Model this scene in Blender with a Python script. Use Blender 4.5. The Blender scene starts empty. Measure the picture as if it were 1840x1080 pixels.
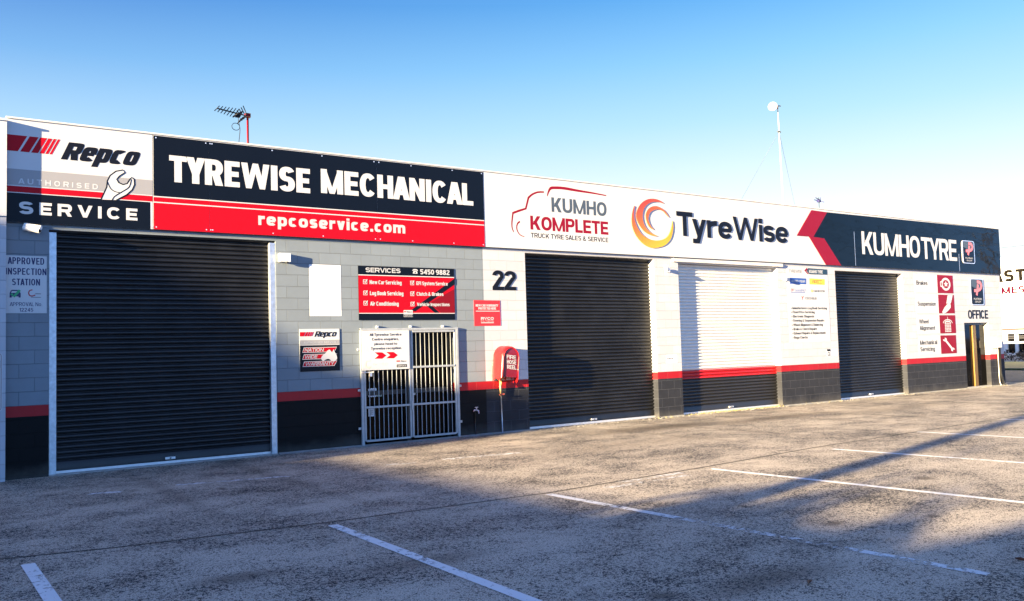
import bpy, bmesh, math, random
from mathutils import Vector, Matrix
from mathutils.geometry import delaunay_2d_cdt
sc = bpy.context.scene; col = sc.collection
# ---------------------------------------------------------------- camera, sky, sun, exposure
cam = bpy.data.cameras.new('camera'); cam.sensor_width = 36; cam.lens = 1559.08/1840*36; cam.clip_end = 3000; cam.clip_start = .05
co = bpy.data.objects.new('camera', cam); col.objects.link(co)
def cam_axes(yaw, pitch, roll):
    f = Vector((math.sin(yaw)*math.cos(pitch), math.cos(yaw)*math.cos(pitch), math.sin(pitch)))
    r0 = Vector((math.cos(yaw), -math.sin(yaw), 0)); u0 = r0.cross(f)
    r = r0*math.cos(roll)+u0*math.sin(roll); u = -r0*math.sin(roll)+u0*math.cos(roll)
    return r, u, f
_r, _u, _f = cam_axes(.61114437, .05617676, -.02844556)
mw = Matrix.Identity(4)
for i in range(3): mw[i][0] = _r[i]; mw[i][1] = _u[i]; mw[i][2] = -_f[i]; mw[i][3] = (-1.175, -14.342, 1.614)[i]
co.matrix_world = mw; sc.camera = co
SUN = Vector((-1, -.204, .147)).normalized()
ELEV = math.asin(SUN.z); AZ = math.atan2(SUN.x, SUN.y)
w = bpy.data.worlds.new('World'); sc.world = w; w.use_nodes = True
nt = w.node_tree; bg = nt.nodes['Background']
sky = nt.nodes.new('ShaderNodeTexSky'); sky.sky_type = 'NISHITA'; sky.sun_disc = False
sky.sun_elevation = ELEV; sky.sun_rotation = AZ; sky.air_density = 1.0; sky.dust_density = .3; sky.ozone_density = 3.0
tcw = nt.nodes.new('ShaderNodeTexCoord'); spw = nt.nodes.new('ShaderNodeSeparateXYZ'); nt.links.new(tcw.outputs['Generated'], spw.inputs[0])
SKY_K = 1/(.06*2**2.95)
def sky_ramp(stops):
    hz = nt.nodes.new('ShaderNodeValToRGB'); el = hz.color_ramp.elements; n_ = len(stops)
    for i, (p_, c_) in enumerate(stops):
        e_ = el[0] if i == 0 else el[len(el)-1] if i == n_-1 else el.new(p_)
        e_.color = (*[v*SKY_K for v in c_], 1)
    nt.links.new(spw.outputs[2], hz.inputs[0]); return hz.outputs[0]
# away from the sun the horizon is white with haze; behind the camera the unseen sky is boosted and blued to fill the shade
front_l = sky_ramp(((0, (1.25, 1.22, 1.2)), (.115, (1.15, 1.15, 1.15)), (.175, (.82, .95, 1.05)), (.245, (.46, .73, 1.0)), (.31, (.21, .48, .89)), (.375, (.08, .26, .71)), (.6, (.085, .18, .54)), (1, (.095, .15, .50))))
front_r = sky_ramp(((0, (1.3, 1.27, 1.24)), (.115, (1.2, 1.2, 1.2)), (.175, (.90, 1.0, 1.08)), (.245, (.52, .82, 1.04)), (.31, (.29, .66, 1.0)), (.375, (.11, .45, .92)), (.6, (.085, .19, .54)), (1, (.095, .15, .50))))
mlr = nt.nodes.new('ShaderNodeMix'); mlr.data_type = 'RGBA'; rlr = nt.nodes.new('ShaderNodeMapRange'); rlr.inputs[1].default_value = .05; rlr.inputs[2].default_value = .85
nt.links.new(spw.outputs[0], rlr.inputs[0]); nt.links.new(rlr.outputs[0], mlr.inputs[0]); nt.links.new(front_l, mlr.inputs[6]); nt.links.new(front_r, mlr.inputs[7]); front = mlr.outputs[2]
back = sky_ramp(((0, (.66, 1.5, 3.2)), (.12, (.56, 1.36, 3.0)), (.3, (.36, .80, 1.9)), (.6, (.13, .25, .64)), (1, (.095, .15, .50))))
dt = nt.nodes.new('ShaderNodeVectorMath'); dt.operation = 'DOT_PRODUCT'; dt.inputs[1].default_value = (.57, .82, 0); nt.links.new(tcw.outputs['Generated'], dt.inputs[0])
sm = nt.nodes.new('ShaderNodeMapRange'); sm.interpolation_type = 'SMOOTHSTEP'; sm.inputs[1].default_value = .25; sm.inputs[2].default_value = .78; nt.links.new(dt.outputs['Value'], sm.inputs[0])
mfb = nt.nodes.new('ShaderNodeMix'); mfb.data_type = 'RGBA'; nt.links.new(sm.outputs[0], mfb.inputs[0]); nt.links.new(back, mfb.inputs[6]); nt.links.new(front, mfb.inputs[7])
mxw = nt.nodes.new('ShaderNodeMix'); mxw.data_type = 'RGBA'; mxw.inputs[0].default_value = .88
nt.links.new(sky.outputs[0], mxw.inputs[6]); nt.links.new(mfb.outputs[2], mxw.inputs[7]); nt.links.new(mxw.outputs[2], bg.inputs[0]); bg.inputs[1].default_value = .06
sl = bpy.data.lights.new('sun', 'SUN'); sl.energy = 5; sl.angle = math.radians(.5); sl.color = (1, .78, .46)
so = bpy.data.objects.new('sun', sl); col.objects.link(so); so.rotation_euler = (-SUN).to_track_quat('-Z', 'Y').to_euler(); so.location = (-20, -10, 20)
vs = sc.view_settings; vs.view_transform = 'Standard'; vs.look = 'None'; vs.gamma = 1; vs.use_curve_mapping = False; vs.exposure = 2.95
G = -.04           # level of the paving
# ---------------------------------------------------------------- materials
def mat(name, c, rough=.6, metal=0., spec=.5, noise=0., nscale=8., bump=0., bscale=60., coat=0.):
    m = bpy.data.materials.new(name); m.use_nodes = True; n = m.node_tree; b = n.nodes['Principled BSDF']
    b.inputs['Base Color'].default_value = (*c, 1); b.inputs['Roughness'].default_value = rough; b.inputs['Metallic'].default_value = metal
    b.inputs['Specular IOR Level'].default_value = spec; b.inputs['Coat Weight'].default_value = coat
    geo = None
    if noise or bump:
        geo = n.nodes.new('ShaderNodeNewGeometry')
    if noise:
        t = n.nodes.new('ShaderNodeTexNoise'); t.inputs['Scale'].default_value = nscale; t.inputs['Detail'].default_value = 6; t.inputs['Roughness'].default_value = .65
        n.links.new(geo.outputs['Position'], t.inputs['Vector'])
        mr = n.nodes.new('ShaderNodeMapRange'); mr.inputs[1].default_value = .3; mr.inputs[2].default_value = .7; mr.inputs[3].default_value = 1-noise; mr.inputs[4].default_value = 1+noise
        n.links.new(t.outputs[0], mr.inputs[0])
        mx = n.nodes.new('ShaderNodeMix'); mx.data_type = 'RGBA'; mx.blend_type = 'MULTIPLY'; mx.inputs[0].default_value = 1; mx.inputs[6].default_value = (*c, 1)
        n.links.new(mr.outputs[0], mx.inputs[7]); n.links.new(mx.outputs[2], b.inputs['Base Color'])
    if bump:
        t = n.nodes.new('ShaderNodeTexNoise'); t.inputs['Scale'].default_value = bscale; t.inputs['Detail'].default_value = 4
        n.links.new(geo.outputs['Position'], t.inputs['Vector'])
        bp = n.nodes.new('ShaderNodeBump'); bp.inputs['Strength'].default_value = 1; bp.inputs['Distance'].default_value = bump
        n.links.new(t.outputs[0], bp.inputs['Height']); n.links.new(bp.outputs[0], b.inputs['Normal'])
    return m
def block_mat(name, c, joint=.0035, dark=.75, chips=0., grime=.1, rough=.75):
    """painted concrete blockwork: 400 x 200 mm blocks, joints tooled in the same paint"""
    m = bpy.data.materials.new(name); m.use_nodes = True; n = m.node_tree; b = n.nodes['Principled BSDF']; N = n.nodes.new; L = n.links.new
    geo = N('ShaderNodeNewGeometry'); sp = N('ShaderNodeSeparateXYZ'); L(geo.outputs['Position'], sp.inputs[0])
    ad = N('ShaderNodeMath'); ad.operation = 'ADD'; L(sp.outputs[0], ad.inputs[0]); L(sp.outputs[1], ad.inputs[1])
    wob = N('ShaderNodeTexNoise'); wob.inputs['Scale'].default_value = 5; wob.inputs['Detail'].default_value = 3; L(geo.outputs['Position'], wob.inputs['Vector'])
    wm = N('ShaderNodeMath'); wm.operation = 'MULTIPLY_ADD'; wm.inputs[1].default_value = .012; wm.inputs[2].default_value = -.006; L(wob.outputs[0], wm.inputs[0])
    ax = N('ShaderNodeMath'); ax.operation = 'ADD'; L(ad.outputs[0], ax.inputs[0]); L(wm.outputs[0], ax.inputs[1])
    az = N('ShaderNodeMath'); az.operation = 'ADD'; L(sp.outputs[2], az.inputs[0]); L(wm.outputs[0], az.inputs[1])
    ox = N('ShaderNodeMath'); ox.operation = 'ADD'; ox.inputs[1].default_value = 40-.171; L(ax.outputs[0], ox.inputs[0])
    oz = N('ShaderNodeMath'); oz.operation = 'ADD'; oz.inputs[1].default_value = 4.0; L(az.outputs[0], oz.inputs[0])
    cb = N('ShaderNodeCombineXYZ'); L(ox.outputs[0], cb.inputs[0]); L(oz.outputs[0], cb.inputs[1])
    br = N('ShaderNodeTexBrick'); L(cb.outputs[0], br.inputs['Vector']); br.offset = .5; br.offset_frequency = 2
    br.inputs['Scale'].default_value = 1; br.inputs['Brick Width'].default_value = .4; br.inputs['Row Height'].default_value = .2
    br.inputs['Mortar Size'].default_value = joint; br.inputs['Mortar Smooth'].default_value = .35; br.inputs['Bias'].default_value = 0
    br.inputs['Color1'].default_value = (*[v*1.04 for v in c], 1); br.inputs['Color2'].default_value = (*[v*.94 for v in c], 1); br.inputs['Mortar'].default_value = (*[v*dark for v in c], 1)
    fine = N('ShaderNodeTexNoise'); fine.inputs['Scale'].default_value = 90; fine.inputs['Detail'].default_value = 5; L(geo.outputs['Position'], fine.inputs['Vector'])
    big = N('ShaderNodeTexNoise'); big.inputs['Scale'].default_value = 1.6; big.inputs['Detail'].default_value = 8; big.inputs['Roughness'].default_value = .7; L(geo.outputs['Position'], big.inputs['Vector'])
    mr = N('ShaderNodeMapRange'); mr.inputs[1].default_value = .3; mr.inputs[2].default_value = .7; mr.inputs[3].default_value = 1-grime; mr.inputs[4].default_value = 1+grime*.4; L(big.outputs[0], mr.inputs[0])
    mx = N('ShaderNodeMix'); mx.data_type = 'RGBA'; mx.blend_type = 'MULTIPLY'; mx.inputs[0].default_value = 1; L(br.outputs[0], mx.inputs[6]); L(mr.outputs[0], mx.inputs[7])
    out = mx.outputs[2]
    if chips:
        ch = N('ShaderNodeTexNoise'); ch.inputs['Scale'].default_value = 9; ch.inputs['Detail'].default_value = 9; ch.inputs['Roughness'].default_value = .7; L(geo.outputs['Position'], ch.inputs['Vector'])
        cr = N('ShaderNodeMapRange'); cr.inputs[1].default_value = .735; cr.inputs[2].default_value = .75; L(ch.outputs[0], cr.inputs[0])
        m2 = N('ShaderNodeMix'); m2.data_type = 'RGBA'; L(cr.outputs[0], m2.inputs[0]); L(out, m2.inputs[6]); m2.inputs[7].default_value = (.45, .42, .38, 1); out = m2.outputs[2]
    if max(c) < .06:
        du = N('ShaderNodeMath'); du.operation = 'MULTIPLY_ADD'; du.inputs[1].default_value = -2.2; L(sp.outputs[2], du.inputs[0]); L(big.outputs[0], du.inputs[2])
        dr = N('ShaderNodeMapRange'); dr.inputs[1].default_value = .12; dr.inputs[2].default_value = .55; dr.inputs[4].default_value = .32; L(du.outputs[0], dr.inputs[0])
        m3 = N('ShaderNodeMix'); m3.data_type = 'RGBA'; L(dr.outputs[0], m3.inputs[0]); L(out, m3.inputs[6]); m3.inputs[7].default_value = (.13, .12, .105, 1); out = m3.outputs[2]
    L(out, b.inputs['Base Color']); b.inputs['Roughness'].default_value = rough; b.inputs['Specular IOR Level'].default_value = .15 if max(c) < .05 else .4
    hs = N('ShaderNodeMath'); hs.operation = 'MULTIPLY_ADD'; hs.inputs[1].default_value = -1.0; L(br.outputs['Fac'], hs.inputs[0])
    fm = N('ShaderNodeMath'); fm.operation = 'MULTIPLY'; fm.inputs[1].default_value = .10; L(fine.outputs[0], fm.inputs[0]); L(fm.outputs[0], hs.inputs[2])
    bp = N('ShaderNodeBump'); bp.inputs['Distance'].default_value = .006; bp.inputs['Strength'].default_value = .9; L(hs.outputs[0], bp.inputs['Height']); L(bp.outputs[0], b.inputs['Normal'])
    return m
def paving_mat(name, c, dark, seed=0., pit=1.0, stains=()):
    """old exposed-aggregate concrete: stones, dark pits, tyre polish, stains"""
    m = bpy.data.materials.new(name); m.use_nodes = True; n = m.node_tree; b = n.nodes['Principled BSDF']; N = n.nodes.new; L = n.links.new
    geo = N('ShaderNodeNewGeometry'); mp = N('ShaderNodeMapping'); mp.inputs['Location'].default_value = (seed, seed*.7, 0); L(geo.outputs['Position'], mp.inputs[0])
    def noise(s, d, r, scale=(1, 1, 1)):
        m2 = N('ShaderNodeMapping'); m2.inputs['Scale'].default_value = scale; L(mp.outputs[0], m2.inputs[0])
        t = N('ShaderNodeTexNoise'); t.inputs['Scale'].default_value = s; t.inputs['Detail'].default_value = d; t.inputs['Roughness'].default_value = r; L(m2.outputs[0], t.inputs['Vector']); return t.outputs[0]
    def rng(v, a, bb, c0, c1):
        r = N('ShaderNodeMapRange'); r.inputs[1].default_value = a; r.inputs[2].default_value = bb; r.inputs[3].default_value = c0; r.inputs[4].default_value = c1; L(v, r.inputs[0]); return r.outputs[0]
    def math_(op, a, bb):
        k = N('ShaderNodeMath'); k.operation = op
        for i, v in enumerate((a, bb)):
            if isinstance(v, (int, float)): k.inputs[i].default_value = v
            else: L(v, k.inputs[i])
        return k.outputs[0]
    big = noise(.45, 5, .6, (1, 1.6, 1)); mid = noise(1.7, 8, .68, (.8, 1.1, 1)); fine = noise(40, 3, .7); grit = noise(95, 2, .6)
    # pits: where the fine noise falls under a level that the mid and big noise raise and lower
    lvl = math_('ADD', math_('MULTIPLY', math_('SUBTRACT', mid, .5), .26), math_('MULTIPLY', math_('SUBTRACT', big, .5), .20))
    pits = rng(math_('SUBTRACT', math_('ADD', math_('MULTIPLY', fine, .62), math_('MULTIPLY', grit, .38)), math_('ADD', lvl, .474)), -.022, .016, 1, 0)
    pits = math_('MULTIPLY', pits, pit)
    tone = math_('MULTIPLY', rng(mid, .3, .72, 1.05, .86), rng(big, .3, .7, 1.1, .82))
    tone = math_('MULTIPLY', tone, rng(grit, .35, .65, .60, 1.38))
    cm = N('ShaderNodeMix'); cm.data_type = 'RGBA'; cm.blend_type = 'MULTIPLY'; cm.inputs[0].default_value = 1; cm.inputs[6].default_value = (*c, 1); L(tone, cm.inputs[7])
    st = noise(.9, 6, .72, (1, 1.2, 1)); stf = rng(st, .6, .72, 0, .55)
    sm = N('ShaderNodeMix'); sm.data_type = 'RGBA'; L(stf, sm.inputs[0]); L(cm.outputs[2], sm.inputs[6]); sm.inputs[7].default_value = (dark[0]*1.9, dark[1]*1.7, dark[2]*1.5, 1)
    last = sm.outputs[2]
    for (cx, cy), rx, ry, amt in stains:
        k = N('ShaderNodeVectorMath'); k.operation = 'SUBTRACT'; L(geo.outputs['Position'], k.inputs[0]); k.inputs[1].default_value = (cx, cy, -.04)
        k2 = N('ShaderNodeVectorMath'); k2.operation = 'DIVIDE'; L(k.outputs[0], k2.inputs[0]); k2.inputs[1].default_value = (rx, ry, 1)
        k3 = N('ShaderNodeVectorMath'); k3.operation = 'LENGTH'; L(k2.outputs[0], k3.inputs[0])
        f = math_('MULTIPLY', rng(math_('ADD', k3.outputs['Value'], math_('MULTIPLY', math_('SUBTRACT', mid, .5), 1.6)), .25, 1.05, 1, 0), amt)
        q = N('ShaderNodeMix'); q.data_type = 'RGBA'; L(f, q.inputs[0]); L(last, q.inputs[6]); q.inputs[7].default_value = (.075, .052, .034, 1); last = q.outputs[2]
    pm = N('ShaderNodeMix'); pm.data_type = 'RGBA'; L(pits, pm.inputs[0]); L(last, pm.inputs[6]); pm.inputs[7].default_value = (*dark, 1)
    L(pm.outputs[2], b.inputs['Base Color']); b.inputs['Roughness'].default_value = .8; b.inputs['Specular IOR Level'].default_value = .35
    h = math_('SUBTRACT', math_('ADD', math_('MULTIPLY', grit, .4), math_('MULTIPLY', fine, .6)), math_('MULTIPLY', pits, .55))
    bp = N('ShaderNodeBump'); bp.inputs['Distance'].default_value = .004; bp.inputs['Strength'].default_value = .6; L(h, bp.inputs['Height']); L(bp.outputs[0], b.inputs['Normal'])
    return m
def worn_mat(name, c, wear, scale=14.):
    """road paint rubbed through to the paving"""
    m = bpy.data.materials.new(name); m.use_nodes = True; n = m.node_tree; b = n.nodes['Principled BSDF']; N = n.nodes.new; L = n.links.new
    b.inputs['Base Color'].default_value = (*c, 1); b.inputs['Roughness'].default_value = .7
    geo = N('ShaderNodeNewGeometry'); t = N('ShaderNodeTexNoise'); t.inputs['Scale'].default_value = scale; t.inputs['Detail'].default_value = 8; t.inputs['Roughness'].default_value = .75; L(geo.outputs['Position'], t.inputs['Vector'])
    big = N('ShaderNodeTexNoise'); big.inputs['Scale'].default_value = 1.1; big.inputs['Detail'].default_value = 2; L(geo.outputs['Position'], big.inputs['Vector'])
    a = N('ShaderNodeMath'); a.operation = 'MULTIPLY_ADD'; a.inputs[1].default_value = .25; L(big.outputs[0], a.inputs[0]); L(t.outputs[0], a.inputs[2])
    r = N('ShaderNodeMapRange'); r.inputs[1].default_value = wear-.04; r.inputs[2].default_value = wear+.04; L(a.outputs[0], r.inputs[0])
    tr = N('ShaderNodeBsdfTransparent'); mx = N('ShaderNodeMixShader'); L(r.outputs[0], mx.inputs[0]); L(tr.outputs[0], mx.inputs[1]); L(b.outputs[0], mx.inputs[2])
    L(mx.outputs[0], n.nodes['Material Output'].inputs[0]); return m
rs = random.Random(21)
TRACKS = [((xc+o, -2.6+rs.uniform(-.4, .4)), .17, 3.4, .30) for xc in (2.27, 11.05, 15.45, 21.35) for o in (-.74, .74)]+[((rs.uniform(.5, 11), rs.uniform(-10.5, -1.5)), rs.uniform(.06, .16), rs.uniform(.06, .16), .75) for _ in range(9)]
M = {}
M['white_block'] = block_mat('white_block', (.43, .435, .465), joint=.0045, dark=.80, grime=.05)
M['grey_block'] = block_mat('grey_block', (.175, .207, .235), joint=.005, dark=.70)
M['black_block'] = block_mat('black_block', (.0035, .0035, .004), dark=.6, joint=.003, rough=.6)
M['slate_block'] = block_mat('slate_block', (.026, .028, .035), dark=3.0, joint=.003, chips=1, grime=.3)
M['red_block'] = block_mat('red_block', (.33, .0015, .005), dark=1.15, joint=.0025, grime=.15, rough=.6)
M['patch_block'] = block_mat('patch_block', (.80, .80, .80), joint=.0025, dark=.93, grime=.02)
M['white_paint'] = mat('white_paint', (.50, .50, .50), .55, noise=.05, bump=.002, bscale=30)
M['sign_white'] = mat('sign_white', (.50, .50, .50), .45, spec=.3, noise=.02, nscale=2)
M['trim'] = mat('trim', (.55, .53, .49), .5, noise=.12, nscale=3)
M['navy'] = mat('navy', (.0015, .003, .007), .42, spec=.18, bump=.010, bscale=1.4)
M['teal'] = None
M['red'] = mat('red', (.38, .0008, .009), .5, spec=.15)
M['crimson'] = mat('crimson', (.21, .0015, .014), .5, spec=.2)
M['maroon'] = mat('maroon', (.16, .001, .006), .5, spec=.2)
M['band_grey'] = mat('band_grey', (.27, .265, .27), .5)
M['ink'] = mat('ink', (.003, .004, .009), .5, spec=.2)
M['ink_soft'] = mat('ink_soft', (.03, .03, .035), .6)
M['slate'] = mat('slate', (.05, .068, .09), .5)
M['indigo'] = mat('indigo', (.012, .012, .08), .5)
M['charcoal'] = mat('charcoal', (.010, .0105, .012), .36, spec=.40, noise=.45, nscale=2.2, bump=.012, bscale=1.3)
M['door_white'] = mat('door_white', (.62, .61, .58), .45, noise=.05)
M['door_red'] = mat('door_red', (.45, .008, .012), .45)
M['door_dark'] = mat('door_dark', (.018, .017, .016), .4)
M['galv'] = mat('galv', (.50, .53, .56), .42, metal=.75, noise=.2, nscale=14)
M['alu'] = mat('alu', (.72, .72, .72), .35, metal=.6, noise=.1)
M['gate_steel'] = mat('gate_steel', (.34, .36, .37), .5, metal=.2, noise=.12, nscale=10)
M['glass'] = mat('glass', (.002, .002, .002), .03, spec=.28)
M['door_glass'] = mat('door_glass', (.002, .002, .002), .05, spec=.08)
M['gold'] = mat('gold', (.17, .095, .018), .4, metal=.3)
M['plastic_white'] = mat('plastic_white', (.78, .77, .74), .4)
M['black'] = mat('black', (.01, .01, .01), .4)
M['brass'] = mat('brass', (.45, .30, .12), .4, metal=.7)
M['vinyl'] = mat('vinyl', (.45, .006, .008), .36, bump=.006, bscale=9, coat=.2)
M['vinyl_dark'] = mat('vinyl_dark', (.17, .001, .008), .34, bump=.004, bscale=9, coat=.3)
M['blue'] = mat('blue', (.01, .06, .28), .4)
M['yellow'] = mat('yellow', (.75, .50, .03), .4)
M['green'] = mat('green', (.01, .28, .10), .4)
M['paper'] = mat('paper', (.70, .72, .74), .6)
M['rust'] = mat('rust', (.30, .05, .04), .6, noise=.3, nscale=20)
M['concrete'] = mat('concrete', (.30, .29, .27), .8, noise=.25, nscale=6, bump=.004, bscale=50)
M['roof_metal'] = mat('roof_metal', (.4, .4, .4), .5, metal=.5)
M['paving'] = paving_mat('paving', (.50, .43, .34), (.026, .024, .025), stains=(((11.299,-1.587), 2.2, .55, .75), ((14.536,-1.986), 2.6, .5, .7), ((17.835,-2.588), 3, .5, .35), ((2.188,-8.217), .7, .25, .5), ((0.9,-7.707), .5, .2, .6), ((3.792,-10.278), .8, .3, .6), ((8.693,-3.383), 2.5, .8, .25), *TRACKS))
M['road'] = paving_mat('road', (.09, .09, .092), (.02, .02, .02), 7., .6)
M['line_white'] = worn_mat('line_white', (.80, .80, .79), .53)
M['line_worn'] = worn_mat('line_worn', (.76, .76, .75), .60)
M['line_rubbed'] = worn_mat('line_rubbed', (.72, .71, .70), .655)
M['tar'] = mat('tar', (.05, .045, .035), .8, noise=.4, nscale=5)
M['soil'] = mat('soil', (.07, .05, .03), .9, noise=.4)
M['bark'] = mat('bark', (.10, .075, .055), .9, noise=.4, nscale=12)
M['leaf'] = mat('leaf', (.045, .075, .025), .6, noise=.5, nscale=1.2)
M['grass'] = mat('grass', (.08, .10, .04), .9, noise=.5, nscale=3)
M['brick'] = mat('brick', (.30, .16, .11), .85, noise=.25, nscale=6)
M['faded'] = mat('faded', (.62, .60, .58), .6); M['faded_gold'] = mat('faded_gold', (.72, .62, .45), .6); M['mint'] = mat('mint', (.35, .50, .46), .6)
M['mast_grey'] = mat('mast_grey', (.5, .5, .5), .5)
M['weed'] = mat('weed', (.30, .25, .08), .8)
M['letter_white'] = mat('letter_white', (.44, .44, .445), .5, spec=.3)
M['dead_leaf'] = mat('dead_leaf', (.16, .05, .02), .7)
def gloss_sign():
    m = mat('teal', (.003, .005, .0065), .05, spec=.10); n = m.node_tree; b = n.nodes['Principled BSDF']; N = n.nodes.new; L = n.links.new
    geo = N('ShaderNodeNewGeometry'); mp = N('ShaderNodeMapping'); mp.inputs['Scale'].default_value = (1.2, 1, 3.2); L(geo.outputs['Position'], mp.inputs[0])
    t = N('ShaderNodeTexNoise'); t.inputs['Scale'].default_value = .8; t.inputs['Detail'].default_value = 1.5; L(mp.outputs[0], t.inputs['Vector'])
    bp = N('ShaderNodeBump'); bp.inputs['Distance'].default_value = .012; bp.inputs['Strength'].default_value = 1; L(t.outputs[0], bp.inputs['Height']); L(bp.outputs[0], b.inputs['Normal']); return m
M['teal'] = gloss_sign()
def swirl_mat():
    m = mat('swirl', (.8, .3, .03), .4); n = m.node_tree; b = n.nodes['Principled BSDF']; N = n.nodes.new; L = n.links.new
    geo = N('ShaderNodeNewGeometry'); sp = N('ShaderNodeSeparateXYZ'); L(geo.outputs['Position'], sp.inputs[0])
    a = N('ShaderNodeMath'); a.operation = 'MULTIPLY_ADD'; a.inputs[1].default_value = -.45; L(sp.outputs[0], a.inputs[0]); L(sp.outputs[2], a.inputs[2])
    r = N('ShaderNodeMapRange'); z0 = 3.989-.45*13.344; r.inputs[1].default_value = z0; r.inputs[2].default_value = z0+1.35; L(a.outputs[0], r.inputs[0])
    cr = N('ShaderNodeValToRGB'); e = cr.color_ramp.elements; e[0].position = 0; e[0].color = (.60, .34, .01, 1); e[1].position = 1; e[1].color = (.36, .015, .015, 1)
    k = cr.color_ramp.elements.new(.5); k.color = (.52, .13, .015, 1); L(r.outputs[0], cr.inputs[0]); L(cr.outputs[0], b.inputs['Base Color']); return m
M['swirl'] = swirl_mat()
# ---------------------------------------------------------------- mesh helpers
# ---------------------------------------------------------------- lettering
def _rect(x0,y0,x1,y1): return [(x0,y0),(x1,y0),(x1,y1),(x0,y1)]
def _par(a0,a1,ya,b0,b1,yb): return [(a0,ya),(a1,ya),(b1,yb),(b0,yb)]
def _sp(c,n):
    return math.copysign(abs(c)**(2.0/n),c)
def _arc(cx,cy,rx,ry,a0,a1,tx,ty,n=2.0):
    out=[]; k=max(3,int(abs(a1-a0)/12)); ix=max(rx-tx,.004); iy=max(ry-ty,.004); pr=None
    for i in range(k+1):
        a=math.radians(a0+(a1-a0)*i/k); c,s=math.cos(a),math.sin(a)
        o=(cx+rx*_sp(c,n),cy+ry*_sp(s,n)); q=(cx+ix*_sp(c,n),cy+iy*_sp(s,n))
        if pr: out.append([pr[1],pr[0],o,q])
        pr=(o,q)
    return out
_CW={'I':0,'M':.74,'W':.92,'O':.6,'Q':.6,'C':.57,'G':.6,'D':.57,'N':.58,'H':.57,'U':.57,'A':.62,'V':.6,'Y':.58,'K':.58,'E':.48,'F':.46,'L':.45,'T':.52,'P':.53,'B':.55,'R':.56,'S':.54,'X':.58,'Z':.52,'J':.44,
 'i':0,'l':0,'m':.76,'w':.72,'t':.3,'f':.3,'r':.34,'j':.18,'a':.46,'b':.49,'c':.45,'d':.49,'e':.49,'g':.49,'h':.46,'k':.46,'n':.46,'o':.5,'p':.49,'q':.49,'s':.43,'u':.46,'v':.46,'x':.46,'y':.46,'z':.42,
 '1':.32,'.':0,',':0,'!':0,'&':.64,'-':.3,'*':.3}
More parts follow.
